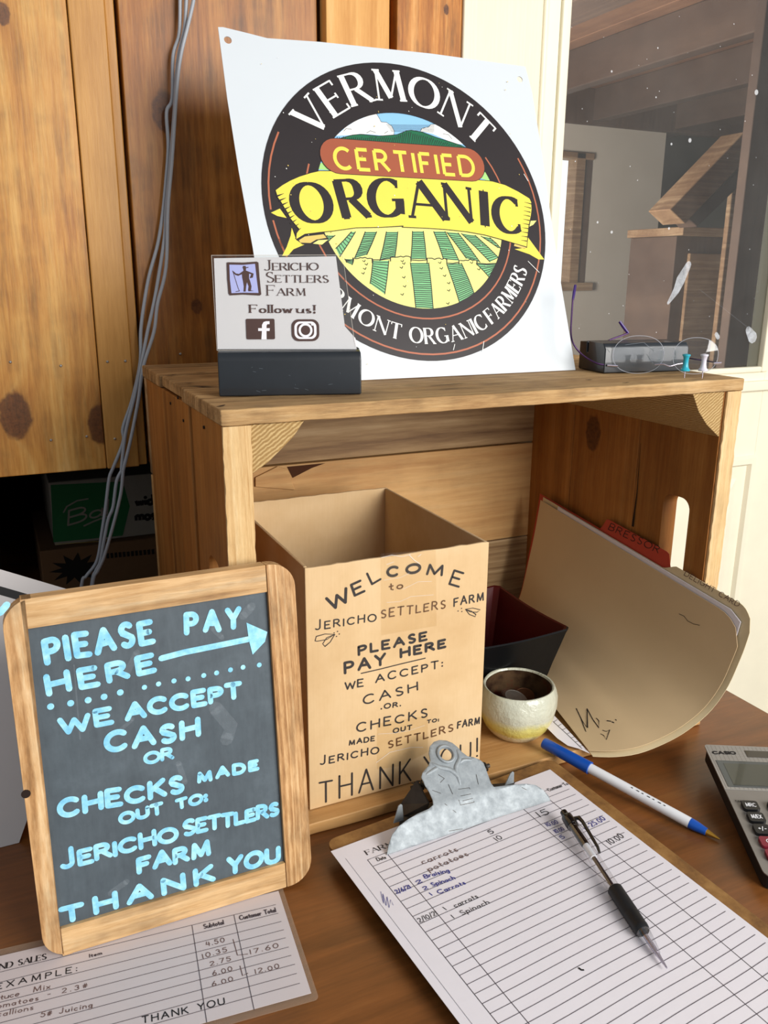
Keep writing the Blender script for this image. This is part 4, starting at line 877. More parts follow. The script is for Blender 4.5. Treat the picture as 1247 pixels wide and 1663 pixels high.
for (cxp, cyp, wp, hp) in ((1036, 579, 82, 61), (1129, 578, 73, 59)):
    c = GF.uv(cxp, cyp); rx = (GF.uv(cxp+wp/2, cyp)[0]-GF.uv(cxp-wp/2, cyp)[0])/2; ry = (GF.uv(cxp, cyp-hp/2)[1]-GF.uv(cxp, cyp+hp/2)[1])/2
    c = (c[0], max(c[1], ry+.0006))
    pts = [(c[0]+rx*math.copysign(abs(math.cos(t))**.9, math.cos(t)), c[1]+ry*math.copysign(abs(math.sin(t))**.88, math.sin(t))) for t in [2*math.pi*i/48 for i in range(48)]]
    mb = MB(); n = 48
    for w in (0, .0012): pass
    vs = []; fs = []
    for w, k0 in ((.0, 0), (.0016, 1)):
        for ring_ in (0, .5, 1.0):
            for p in pts:
                x, y = c[0]+(p[0]-c[0])*ring_, c[1]+(p[1]-c[1])*ring_; vs.append(GF.P(x, y, w+.0016*(1-ring_**2)))
    for k0 in (0, 1):
        for r in (0, 1):
            o_ = k0*3*n+r*n
            for i in range(n): f = (o_+i, o_+(i+1) % n, o_+n+(i+1) % n, o_+n+i); fs.append(f if k0 else f[::-1])
    for i in range(n): fs.append((2*n+i, 2*n+(i+1) % n, 5*n+(i+1) % n, 5*n+i))
    mb.add(vs, fs); lens = mb.build('lens', m_lens, gl, smooth=True)
    mb = MB(); mb.tube([GF.P(p[0], p[1], .0008) for p in pts+[pts[0]]], .00022, 6); mb.build('lens_rim', film('polished lens edge', '#d8dce6', .55, .1), lens)
def gp(x, y, w=.0018): u = GF.uv(x, y); return GF.P(u[0], u[1], w)
mb = MB(); mb.tube(smoothpath([gp(1062, 592), gp(1075, 591, .003), gp(1085, 594, .004), gp(1098, 591, .003), gp(1107, 590)]), .0006, 8); mb.build('bridge', m_sil, gl, smooth=True)
mb = MB(); mb.tube([gp(985, 593), gp(1002, 594)], .0010, 8); mb.build('hinge', m_sil, gl, smooth=True)
mb = MB(); mb.tube([gp(1158, 590), gp(1170, 589)], .0010, 8); mb.build('hinge', m_sil, gl, smooth=True)
mb = MB(); path = [gp(988, 593, -.001), hy(972, 591, .074), hy(955, 583, .079), hy(940, 571, .084), hy(930, 556, .088), hy(927, 540, .092), hy(928, 515, .096), hy(930, 485, .100)]
mb.tube(smoothpath(path), .0008, 8); tem = mb.build('temple', m_tem, gl, smooth=True)
mb = MB(); mb.tube([hy(930, 487, .100), hy(932, 475, .1015), hy(934, 463, .103)], [.0011, .0014, .0012], 8); mb.build('temple_tip', m_tipp, tem, smooth=True)
mb = MB(); path = [gp(1163, 589, -.001), hy(1145, 586, .046), hy(1125, 583, .054), V((.4575, .072, CH+.012)), V((.459, .098, CH+.014)), V((.452, .1245, CH+.015)), V((.425, .1265, CH+.018)), V((.408, .125, CH+.022)), hy(1020, 541, .122)]
mb.tube(smoothpath(path), .0008, 8); tem = mb.build('temple', m_tem, gl, smooth=True)
mb = MB(); mb.tube([hy(1020, 541, .122), hy(1013, 532, .124), hy(1006, 522, .126)], [.0013, .0016, .0014], 8); mb.build('temple_tip', m_tipp, tem, smooth=True)
m_grn2 = film('green reflected tab', '#b8e29a', .75, .2)
for (x, y, dx, r, colr, nm, lb) in ((1111, 614, 1, .0034, '#2aa7bd', 'teal', 'teal push pin stuck into the crate edge before the right lens'), (1140, 614, 0, .0034, '#d9d6e2', 'white', 'white push pin stuck into the crate edge, right of the teal one')):
    p = hz(x, y, CH); mp = plain(nm+' pin plastic', colr, .25, coat=.3)
    pin = thing('push_pin', lb, 'push pin', p, 'push pins on the crate')
    mb = MB(); mb.lathe([(.0005, -.0018), (.0005, .0068)], p, n=8); mb.build('needle', m_sil, pin, smooth=True)
    mb = MB(); mb.lathe([(.0008, .0058), (.0040, .0062), (.0040, .0074), (.0028, .0088), (.0022, .012), (.0021, .0155), (.0026, .0182), (.0033, .0190), (.0033, .0203), (.0010, .0208)], p, n=24); mb.build('head', mp, pin, smooth=True, bevel=0)

# ------------------------------------------------------------------ cables down the wall
m_cab = plain('grey cable sheath', '#a6abb2', .35, var=.03)
c7 = lambda x, y: (x/2.189, y/2.189)
c9 = lambda x, y: (x/4.796, 740+y/4.796)
paths = [
 [c7(640, -60), c7(640, 0), c7(637, 120), c7(615, 200), c7(612, 350), c7(592, 400), c7(598, 520), c7(590, 640), c7(578, 760), c7(560, 870), c7(530, 980), c7(512, 1080), c7(500, 1180), c7(498, 1290), c7(470, 1420), c7(437, 1520), c7(438, 1570), c7(402, 1663), c9(850, 180), c9(820, 420), c9(790, 620), c9(770, 760), c9(740, 850), c9(670, 940), c9(635, 1010)],
 [c7(664, -60), c7(662, 0), c7(656, 100), c7(632, 220), c7(618, 420), c7(604, 600), c7(590, 750), c7(584, 850), c7(552, 1050), c7(524, 1180), c7(503, 1290), c7(478, 1410), c7(446, 1540), c7(432, 1663), c9(950, 110), c9(908, 200), c9(880, 400), c9(842, 500), c9(805, 690), c9(780, 830), c9(745, 900), c9(715, 1000)],
 [c7(692, -60), c7(688, 0), c7(668, 90), c7(642, 200), c7(628, 320), c7(612, 560), c7(597, 740), c7(590, 950), c7(560, 1080), c7(547, 1180), c7(510, 1300), c7(492, 1420), c7(465, 1560), c7(440, 1663), c9(958, 130), c9(940, 300), c9(885, 530), c9(810, 790), c9(760, 900), c9(722, 1000)]]
for i, (pp, lb) in enumerate(zip(paths, ('grey cable hanging down the plank wall, leftmost of the three', 'grey cable hanging down the plank wall, middle of the three', 'grey cable hanging down the plank wall, rightmost of the three'))):
    pts = [hy(x, y, WY-.0062-.0046*i) for k, (x, y) in enumerate(pp)]
    pts = pts+[V((pts[-1].x-.012, pts[-1].y, .05)), V((pts[-1].x-.02, pts[-1].y-.01, .003))]
    mb = MB(); mb.tube(smoothpath(pts, 6), .0017, 10); tag(mb.build('cable', m_cab, loc=pts[0], smooth=True), lb, 'cable', 'cables on the plank wall')

# ------------------------------------------------------------------ boxes in the dark recess
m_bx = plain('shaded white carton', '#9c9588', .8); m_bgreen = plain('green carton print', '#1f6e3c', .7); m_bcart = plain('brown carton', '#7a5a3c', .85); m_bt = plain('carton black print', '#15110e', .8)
QY = .62; BF = Frame((0, QY, 0), (1, 0, 0), (0, 0, 1)); j0 = hy(78, 784, QY); j1 = hy(80, 893, QY); jz = hy(86, 893, QY-.012).z; xl = j0.x
jx = thing('jar_box', 'white carton with a green label and script lettering in the dark recess, upper of two', 'box', (xl+.1, QY, jz))
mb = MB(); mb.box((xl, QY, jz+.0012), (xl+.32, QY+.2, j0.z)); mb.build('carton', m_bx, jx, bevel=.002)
mb = MB(); bu = lambda x, y: BF.uv(*c9(x, y)); wp_ = .0004
mb.poly(BF, [bu(395, 228), bu(955, 200), bu(1010, 395), bu(955, 622), bu(415, 675)], wp_, 1)
word(mb, BF, 'Ball', c9(530, 540), c9(880, 440), 25, 3.0, 'hand', .0008, 0, gap=.12, slant=.35)
mb.ribbon(BF, [bu(495, 440), bu(520, 395), bu(600, 350), bu(685, 335)], .002, .0008, 0); mb.ribbon(BF, [bu(655, 545), bu(730, 510), bu(835, 470)], .0024, .0008, 0)
word(mb, BF, 'wide', c9(1060, 390), c9(1250, 370), 16, 4.5, 'sans', .0008, 2, gap=.14); word(mb, BF, 'mason', c9(1060, 505), c9(1310, 480), 16, 4.5, 'sans', .0008, 2, gap=.14)
for k in (0,):
    mb.ribbon(BF, [bu(430, 690), bu(1150, 640)], .0006, .0008, 3)
mb.build('label_print', [m_bx, m_bgreen, m_bt, m_tan], jx)
kx = thing('produce_carton', 'brown printed carton in the dark recess, under the green labelled one', 'box', (xl+.1, QY-.012, 0))
mb = MB(); mb.box((xl-.02, QY-.012, .0005), (xl+.34, QY+.2, jz)); mb.build('carton', m_bcart, kx, bevel=.002)
KX = Frame((0, QY-.012, 0), (1, 0, 0), (0, 0, 1)); mb = MB()
c0 = KX.uv(*c9(590, 880)); star = []
for i in range(22): r = .017 if i % 2 else .009; star.append((c0[0]+r*2*math.cos(math.pi*i/11), c0[1]+r*1.35*math.sin(math.pi*i/11)))
mb.poly(KX, star, .0005, 0)
for k in range(12):
    u, v = KX.uv(*c9(830+k*32, 800-k*3)); mb.box((u, QY-.0127, v), (u+.0034, QY-.012, v+.007), 0)
mb.build('carton_print', m_bt, kx)
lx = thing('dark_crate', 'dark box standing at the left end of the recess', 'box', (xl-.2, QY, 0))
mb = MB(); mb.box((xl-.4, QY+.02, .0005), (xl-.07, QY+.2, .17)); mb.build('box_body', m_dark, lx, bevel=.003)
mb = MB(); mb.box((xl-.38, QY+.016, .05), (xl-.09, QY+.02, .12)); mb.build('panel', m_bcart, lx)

# white card panel with black stripe leaning behind the chalkboard
PF = Frame((0, .085, 0), (1, 0, 0), (0, .5, 1))
m_pan = plain('white panel', '#d9d4d2', .5, var=.02); m_str = plain('black stripe', '#0d0b0b', .5)
pu = lambda x, y: PF.uv(x, y)
e0, e1 = V(pu(0, 924.5)), V(pu(103, 955)); ed = (e1-e0).normalized(); en = V((ed.y, -ed.x))
if en.y > 0: en = -en
pn = thing('striped_panel', 'white flat panel with a black stripe, leaning behind the left corner of the chalkboard', 'panel', PF.o)
def pq(s, t): q = e0+ed*s+en*t; return (q.x, q.y)
dsh = (V(pu(0, 952))-e0).dot(en); dsh2 = (V(pu(0, 966))-e0).dot(en)
low = min(.3, 1)
c_ = [pq(-.11, 0), pq(.085, 0)]
yb = .0004
def down(p): # follow the normal to the table line
    t = (p[1]-yb)/(-en.y); return (p[0]+en.x*t, yb)
slab('sheet', PF, [c_[0], c_[1], down(c_[1]), down(c_[0])], [], -.002, 0, m_pan, pn)
mb = MB(); mb.poly(PF, [pq(-.11, dsh), pq(.085, dsh), pq(.085, dsh2), pq(-.11, dsh2)], .0003); mb.build('stripe', m_str, pn)
# ------------------------------------------------------------------ laminated example sheet under the chalkboard
m_paper = plain('white paper', '#e3dee3', .6, var=.02, nscale=120, bump=.02)
m_pline = plain('printed dark line', '#4a4046', .7); m_pencil = plain('grey brown handwriting', '#6b4f48', .7); m_blkink = plain('black ink', '#1d1a1c', .6); m_blue = plain('blue ink', '#2c2f86', .6); m_fade = plain('faint pen', '#8d8690', .7)
la, lb = V(hz(0, 1543, .0006)), V(hz(457, 1437, .0006))
LFm = Frame(lb, lb-la, (0, 1, 0)); lw, lh = .262, .1042
lam = thing('example_sheet', 'laminated example sales sheet lying on the table under the chalkboard', 'paper sheet', (LFm.P(-.1, -.05)))
m_lam2 = film('laminate plastic', '#cbb8a2', .16, .15)
slab('laminate', LFm, rrect(-lw, -lh, 0, 0, .003), [], 0, .0006, m_lam2, lam)
pp = [LFm.uv(450, 1449), LFm.uv(508, 1614)]
pr = (pp[0][0]+pp[1][0])/2
m_lpaper = plain('laminated paper', '#cfc4c4', .5, var=.02)
slab('paper', LFm, [(-lw+.008, pp[1][1]), (pr, pp[1][1]), (pr, pp[0][1]), (-lw+.008, pp[0][1])], [], .0007, .0009, m_lpaper, lam)
mb = MB(); lu = lambda x, y: LFm.uv(x, y)
rp = [(448, 1471), (452, 1485), (457, 1498.5), (461, 1512), (464, 1525), (469, 1540), (473, 1553.6), (479, 1568), (482, 1583), (487, 1599), (492, 1615)]
r0 = V(lu(0, 1581)); r1 = V(lu(448, 1471)); rd = (r1-r0).normalized()
for i, p in enumerate(rp[:-1]):
    q = V(lu(*p)); mb.ribbon(LFm, [q, q-rd*.245], .00035, .00105, 0, cap=False)
for a, b in (((312, 1505), (336, 1663)), ((380, 1488), (413, 1643))):
    mb.ribbon(LFm, [lu(*a), lu(*b)], .0004, .00108, 0, cap=False)
g4 = lambda x, y: (x/2.398, 1220+y/2.398)
word(mb, LFm, 'Subtotal', g4(795, 696), g4(872, 678), 8, 1.3, 'hand', .0011, 0, .2)
word(mb, LFm, 'Customer Total', g4(935, 662), g4(1075, 630), 8, 1.3, 'hand', .0011, 0, .2)
word(mb, LFm, 'Item', g4(350, 808), g4(397, 796), 6, 1.2, 'hand', .0011, 0, .25)
word(mb, LFm, 'FARMSTAND SALES', g4(-190, 900), g4(180, 815), 9, 1.8, 'serif', .0011, 1, .2)
word(mb, LFm, 'EXAMPLE:', g4(-15, 935), g4(300, 862), 10, 1.3, 'hand', .0011, 1, .5, .6)
word(mb, LFm, 'Lettuce', g4(-60, 985), g4(75, 958), 9, 1.0, 'hand', .0011, 2, .15, .6); word(mb, LFm, 'Mix', g4(130, 945), g4(195, 930), 9, 1.0, 'hand', .0011, 2, .3, .6)
word(mb, LFm, 'tomatoes', g4(-30, 1012), g4(150, 975), 9, 1.0, 'hand', .0011, 2, .25, .6); word(mb, LFm, '- 2.3#', g4(185, 962), g4(340, 925), 8, 1.0, 'hand', .0011, 2, .5, .4)
word(mb, LFm, 'scallions', g4(-30, 1045), g4(130, 1012), 9, 1.0, 'hand', .0011, 2, .25, .6); word(mb, LFm, '5# Juicing', g4(160, 1042), g4(360, 1002), 9, 1.1, 'hand', .0011, 2, .3, .5)
for t_, a, b in (('4.50', (805, 765), (875, 748)), ('10.35', (790, 812), (885, 785)), ('2.75', (820, 842), (900, 820)), ('6.00', (830, 880), (905, 860)), ('6.00', (828, 922), (908, 900)), ('17.60', (975, 795), (1085, 770)), ('12.00', (995, 872), (1088, 850))):
    word(mb, LFm, t_, g4(*a), g4(*b), 8, 1.0, 'hand', .0011, 2, .35, .5)
for pts in ([(908, 738), (925, 800), (965, 795)], [(935, 842), (945, 880), (965, 870)]): mb.ribbon(LFm, [lu(*g4(*p)) for p in pts], .0005, .0011, 2)
word(mb, LFm, 'THANK YOU', g4(555, 1066), g4(875, 990), 12, 1.6, 'hand', .0011, 1, .4, .4)
mb.build('writing', [m_pline, m_blkink, m_pencil], lam)

# ------------------------------------------------------------------ chalkboard
m_sl = NT('chalkboard slate'); v_ = m_sl.coord(); f_ = m_sl.noise(v_, 22, 6, .7); f2 = m_sl.noise(m_sl.coord((0, 0, 0), (1, 1, .15)), 260, 3, .6)
m_sl.l(m_sl.mix(m_sl.math('MULTIPLY', f2, .35), m_sl.ramp(f_, [(.3, '#333c43'), (.55, '#434e55'), (.75, '#56626a')]), '#707c84'), m_sl.b.inputs['Base Color']); m_sl.b.inputs['Roughness'].default_value = .55
m_fr = wood('chalkboard frame wood', ['#8a6038', '#b88a58', '#d6ab78', '#e6c698'], 'z', 1.0, [(.0, 0, .1, .0001)], rings=55, rough=.55, bump=.3, off=(2, 0, 5), contrast=2.1, dirt=.5, coarse=1.3)
m_fr2 = wood('chalkboard frame cross wood', ['#9a7046', '#c49a66', '#dcb684', '#e9cda2'], 'x', 1.0, [], rings=60, rough=.55, bump=.3, across='z', off=(1, 0, 4), contrast=2.0, dirt=.4, coarse=1.3)
lnn = math.radians(6.0)
LF = Frame((-.1403, -.0486, .0020), (1, 0, 0), (0, math.sin(lnn), math.cos(lnn)))
cbd = thing('chalkboard', 'wood framed chalkboard with blue painted lettering, leaning on the crate at the left', 'chalkboard', LF.o)
su = lambda x, y: LF.uv(x, y)
iTL, iTR, iBR, iBL = su(38, 1022), su(437, 962), su(462, 1401), su(97, 1511)
oL0, oL1 = su(78, 1565), su(-6, 975); oR0, oR1 = su(504, 1430), su(481, 915)
lf = (oL0[0]+oL1[0])/2; rt = (oR0[0]+oR1[0])/2; bo = .0001; to = (oL1[1]+oR1[1])/2
il, ir = (iTL[0]+iBL[0])/2, (iTR[0]+iBR[0])/2; ib, it = (iBL[1]+iBR[1])/2, (iTL[1]+iTR[1])/2
def cornr(cx, cy, r, a0, a1, n=8): return [(cx+r*math.cos(math.radians(a0+(a1-a0)*i/n)), cy+r*math.sin(math.radians(a0+(a1-a0)*i/n))) for i in range(n+1)]
rr = .017; TH = .0115
slab('side_rail', LF, [(il, bo), (il, to)]+cornr(lf+rr, to-rr, rr, 90, 180)+cornr(lf+rr, bo+rr, rr, 180, 270), [], -TH, 0, m_fr, cbd, bevel=.0008)
slab('side_rail', LF, [(ir, to), (ir, bo)]+cornr(rt-rr, bo+rr, rr, 270, 360)+cornr(rt-rr, to-rr, rr, 0, 90), [], -TH, 0, m_fr, cbd, bevel=.0008)
for a, b in ((it, to), (bo, ib)):
    slab('cross_rail', LF, [(il+.0003, a), (ir-.0003, a), (ir-.0003, b), (il+.0003, b)], [], -TH, -.0003, m_fr2, cbd, bevel=.0006)
slab('slate', LF, [(il-.004, ib-.004), (ir+.004, ib-.004), (ir+.004, it+.004), (il-.004, it+.004)], [], -.0065, -.0032, m_sl.m, cbd)
mb = MB(); mb.disc(LF, su(42, 1289), .0028, .0004, n=12); mb.build('knot_hole', m_split, cbd)
SLF = Frame(LF.P(0, 0, -.0031), LF.ex, LF.ey)
chalk = NT('blue paint marker'); cv = chalk.noise(chalk.coord(), 160, 4, .6)
chalk.l(chalk.ramp(cv, [(.3, '#74bfe0'), (.5, '#92d6f0'), (.7, '#b2e8f8')]), chalk.b.inputs['Base Color']); chalk.b.inputs['Roughness'].default_value = .5
mb = MB(); d3 = lambda x, y: (x/2.398, 900+y/2.398)
HW_ = [('PIEASE', (77, 1076), (248, 1041), 43, 10, .42), ('PAY', (303, 1028), (388, 1018), 37, 9, .55), ('HERE', (80, 1127), (250, 1088), 36, 9.5, .45),
 ('WE', (100, 1190), (181, 1172), 31, 8.5, .3), ('ACCEPT', (207, 1167), (390, 1130), 30, 8.5, .30), ('CASH', (174, 1221), (322, 1193), 35, 9, .35), ('OR', (236, 1239), (280, 1231), 21, 6, .2),
 ('CHECKS', (98, 1326), (296, 1284), 32, 8.5, .3), ('MADE', (322, 1269), (418, 1248), 20, 6.5, .45), ('OUT', (196, 1337), (263, 1320), 21, 6.5, .3), ('TO:', (288, 1313), (335, 1301), 19, 6, .3),
 ('JERICHO', (101, 1410), (287, 1362), 28, 7.5, .25), ('SETTLERS', (299, 1356), (451, 1322), 25, 7, .22), ('FARM', (226, 1415), (340, 1386), 29, 8, .3),
 ('THANK', (102, 1498), (346, 1427), 30, 8.5, .5), ('YOU', (372, 1417), (452, 1397), 29, 8, .3)]
for t_, a, b, h, w, gp_ in HW_:
    word(mb, SLF, t_, a, b, h, w, 'hand', .0002, 0, gp_, .7, first=1.25 if t_ in ('JERICHO', 'SETTLERS') else 1.0)
mb.ribbon(SLF, [SLF.uv(*p) for p in ((262, 1069), (300, 1059), (350, 1049), (403, 1038))], .0040, .0002)
mb.poly(SLF, [SLF.uv(*p) for p in ((400, 1011), (434, 1026), (430, 1042), (410, 1063), (404, 1040))], .0003)
for (x, y) in [(197, 593), (275, 580), (343, 568), (405, 555), (468, 538), (562, 518), (617, 505), (677, 493), (732, 485), (793, 472), (843, 462), (897, 450), (946, 440), (1009, 431)]:
    mb.disc(SLF, SLF.uv(*d3(x, y)), .0021 if x < 500 else .0017, .0002, n=12)
mb.build('lettering', chalk.m, cbd)
mb = MB(); mb.ribbon(LF, [su(0, 995), su(8, 986), su(11, 982)], .004, .0002); mb.build('paint_dab', chalk.m, cbd)
m_sm = film('chalk smears', '#c8d4dc', .07, .9, 400)
mb = MB()
for pts, w in (([(205, 1095), (212, 1080), (222, 1060)], 10), ([(395, 1000), (408, 985)], 14), ([(345, 1020), (360, 1035)], 8), ([(350, 1150), (375, 1180), (368, 1200)], 22), ([(180, 1450), (205, 1432)], 10), ([(300, 1270), (290, 1240)], 9), ([(190, 1190), (215, 1168)], 6), ([(120, 1080), (130, 1200)], 2)):
    mb.ribbon(SLF, [SLF.uv(*p) for p in pts], w*.00042, .00015)
mb.build('smear', m_sm, cbd)['kind'] = 'stuff'

# ------------------------------------------------------------------ cardboard pay box
m_cb = NT('corrugated cardboard'); v_ = m_cb.coord(); f_ = m_cb.noise(v_, 12, 5, .6); f2 = m_cb.noise(m_cb.coord((0, 0, 0), (1, 1, .1)), 600, 2, .5)
m_cb.l(m_cb.mix(m_cb.math('MULTIPLY', f2, .25), m_cb.ramp(f_, [(.3, '#cba878'), (.5, '#d8b88a'), (.7, '#e0c398')]), '#c09c6a'), m_cb.b.inputs['Base Color']); m_cb.b.inputs['Roughness'].default_value = .75
m_cb.bump(m_cb.noise(m_cb.coord((0, 0, 0), (1, 1, .02)), 300, 1, .5), .12)
m_cbe = plain('cardboard edge', '#a07846', .8, var=.2, nscale=900)
bl3 = hz(503, 1316, FT+.0008); bx0, by0 = bl3.x, bl3.y; bz0 = FT+.0008
BXF = Frame((bx0, by0, bz0), (1, 0, 0), (0, 0, 1))
bw = (BXF.uv(790, 882)[0]+BXF.uv(783, 1237)[0])/2; bh = (BXF.uv(493, 922)[1]+BXF.uv(790, 882)[1])/2; bdp = .196; tk = .0028
box = thing('pay_box', 'open cardboard box handwritten with welcome and payment wording, standing inside the crate', 'cardboard box', BXF.o)
for nm, a, b in (('front_wall', (0, 0, 0), (bw, tk, bh)), ('back_wall', (0, bdp-tk, 0), (bw, bdp, bh)), ('side_wall', (0, tk+.0002, 0), (tk, bdp-tk-.0002, bh+.0004)), ('side_wall', (bw-tk, tk+.0002, 0), (bw, bdp-tk-.0002, bh-.0004)), ('bottom', (tk, tk, 0), (bw-tk, bdp-tk, tk))):
    mb = MB(); n = 24; R = random.Random(len(nm)*7+int(a[0]*1000))
    if nm in ('front_wall', 'back_wall'):
        vs = []; fs = []
        for i in range(n+1):
            x = a[0]+(b[0]-a[0])*i/n; jz = R.uniform(-.0006, .0004); bow = -.0016*math.sin(math.pi*i/n)*(1 if nm == 'front_wall' else -1)*0
            vs += [(x, a[1]+bow, a[2]), (x, b[1]+bow, a[2]), (x, b[1], b[2]+jz), (x, a[1], b[2]+jz*.5)]
            if i:
                k = (i-1)*4
                for c in range(4): fs.append((k+c, k+(c+1) % 4, k+4+(c+1) % 4, k+4+c))
        fs += [(3, 2, 1, 0), (n*4, n*4+1, n*4+2, n*4+3)]
        mb.add([BXF.o+V(q) for q in vs], fs)
    else: mb.box(BXF.o+V(a), BXF.o+V(b))
    fix_normals(mb.build(nm, m_cb.m, box, bevel=.0007))
m_tape = glassmat('clear tape', (.985, .975, .95, 1), .02, .18)
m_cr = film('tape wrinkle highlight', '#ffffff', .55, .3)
x5 = lambda x, y: (470+x/3.563, 870+y/3.563)
bu_ = lambda x, y: BXF.uv(*x5(x, y))
for q in ([(525, 105), (845, 78), (850, 520), (530, 575)], [(505, 1085), (800, 1040), (800, 1250), (640, 1330), (505, 1350)]):
    slab('tape', BXF, [bu_(*p) for p in q][::-1], [], .0005, .0006, m_tape, box)
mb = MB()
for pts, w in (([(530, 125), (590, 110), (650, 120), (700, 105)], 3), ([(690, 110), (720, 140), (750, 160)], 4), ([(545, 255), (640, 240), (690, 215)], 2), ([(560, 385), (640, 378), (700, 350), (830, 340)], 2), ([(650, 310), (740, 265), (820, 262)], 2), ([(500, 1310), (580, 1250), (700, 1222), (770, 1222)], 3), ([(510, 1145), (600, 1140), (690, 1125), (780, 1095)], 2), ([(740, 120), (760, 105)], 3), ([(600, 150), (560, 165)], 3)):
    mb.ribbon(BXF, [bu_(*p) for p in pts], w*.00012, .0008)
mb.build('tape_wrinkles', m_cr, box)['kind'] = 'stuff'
m_mark = plain('grey black marker', '#35302e', .6, var=.2, nscale=300); m_oldm = plain('faded brown marker', '#6d4a2c', .6, var=.3, nscale=300)
mb = MB()
BW_ = [('W', (238, 428), (350, 372), 95, 16, 0), ('E', (378, 345), (432, 318), 80, 14, 0), ('L', (478, 280), (526, 250), 80, 12, 0), ('C', (566, 236), (625, 230), 68, 16, 0), ('O', (676, 218), (752, 212), 62, 16, 0), ('M', (790, 222), (885, 226), 64, 14, 0), ('E', (925, 278), (980, 292), 88, 12, 0),
 ('to', (578, 318), (655, 302), 50, 8, 1), ('JERICHO', (150, 545), (500, 490), 48, 7.5, 0), ('SETTLERS', (530, 476), (900, 418), 52, 7.5, 1), ('FARM', (952, 406), (1122, 372), 52, 8, 0),
 ('PLEASE', (402, 688), (792, 600), 58, 14, 0), ('PAY', (322, 795), (552, 742), 72, 15, 0), ('HERE', (645, 702), (900, 642), 58, 15, 0),
 ('WE', (322, 888), (425, 868), 48, 8, 0), ('ACCEPT:', (500, 850), (885, 758), 48, 8, 0), ('CASH', (430, 978), (740, 892), 55, 8.5, 0), ('.OR.', (530, 1003), (642, 984), 32, 7, 0),
 ('CHECKS', (390, 1135), (795, 1045), 54, 8.5, 0), ('MADE', (345, 1210), (490, 1184), 33, 7, 0), ('OUT', (600, 1140), (705, 1120), 30, 7, 0), ('TO:', (797, 1084), (862, 1073), 22, 6, 0),
 ('JERICHO', (178, 1325), (515, 1255), 44, 7.5, 0), ('SETTLERS', (572, 1228), (945, 1128), 46, 7.5, 1), ('FARM', (972, 1112), (1098, 1086), 44, 7.5, 0),
 ('THANK', (175, 1550), (700, 1412), 130, 10, 0), ('YOU!', (780, 1375), (1088, 1282), 112, 9, 0)]
for t_, a, b, h, w, mi in BW_:
    word(mb, BXF, t_, x5(*a), x5(*b), h/3.563, w/3.563, 'hand', .0003, mi, .42 if len(t_) > 2 else .3, .6, first=1.25 if t_ == 'JERICHO' else 1)
mb.build('lettering', [m_mark, m_oldm], box); mb = MB()
mb.ribbon(BXF, [bu_(*p) for p in ((415, 796), (520, 772), (640, 742), (785, 708))], .0009, .0003)
for loop in ([(148, 608), (155, 582), (205, 568), (262, 570), (215, 600), (160, 610), (148, 608)], [(262, 570), (215, 590), (192, 625), (205, 640), (235, 615), (262, 570)], [(1018, 425), (1060, 418), (1103, 428), (1085, 442), (1045, 440), (1018, 425)], [(1018, 425), (1040, 455), (1075, 468), (1078, 455), (1050, 435), (1018, 425)]):
    mb.ribbon(BXF, [bu_(*p) for p in loop], .0006, .0003)
for p in ((258, 562), (278, 553), (288, 568), (272, 582), (975, 435), (995, 420), (997, 438)): mb.disc(BXF, bu_(*p), .0005, .0003)
mb.build('drawn_leaves', m_mark, box)['kind'] = 'stuff'

# ------------------------------------------------------------------ square lacquer bowl
m_lacb = plain('black lacquer', '#0a0b0d', .38, var=.1, spec=.25); m_lacr = plain('red lacquer', '#470a0d', .4, var=.08, spec=.25)
bowl = thing('square_bowl', 'square black lacquer bowl with dark red inside, behind the ceramic cup', 'bowl', (.285, .14, FT))
cxb, cyb = .2895, .1425; R0, R1 = .0665, .0480
def sq(r, z, bulge=0, n=8):
    """square ring with slightly dipped straight sides and rounded corners"""
    out = []
    for k in range(4):
        a = math.radians(-45+90*k); b_ = math.radians(45+90*k)
        c0 = V((math.cos(a), math.sin(a)))*r*math.sqrt(2); c1 = V((math.cos(b_), math.sin(b_)))*r*math.sqrt(2)
        for i in range(n):
            t = .04+.92*i/(n-1); p = c0.lerp(c1, t); out.append((cxb+p.x, cyb+p.y, z-bulge*math.sin(math.pi*t)))
    return out
def loft(mb, rings_, mi=0, cap0=True, cap1=True):
    n = len(rings_[0]); vs = sum(rings_, []); fs = []
    for i in range(len(rings_)-1):
        for k in range(n): fs.append((i*n+k, i*n+(k+1) % n, (i+1)*n+(k+1) % n, (i+1)*n+k))
    if cap0: fs.append(tuple(range(n))[::-1])
    if cap1: fs.append(tuple(range((len(rings_)-1)*n, len(rings_)*n)))
    mb.add(vs, fs, mi)
zb = FT+.0008
mb = MB(); loft(mb, [sq(R1-.001, zb), sq(R1+.001, zb+.003), sq((R0+R1)/2, .052), sq(R0-.001, .087, .003), sq(R0, .090, .003), sq(R0-.0012, .0912, .003)], 0, True, False)
fix_normals(mb.build('outer_shell', m_lacb, bowl))
mb = MB(); loft(mb, [sq(R0-.0012, .0912, .003), sq(R0-.0030, .0902, .003), sq((R0+R1)/2-.004, .055), sq(R1-.004, zb+.006)], 0, False, True)
o = mb.build('inner_lining', m_lacr, bowl)

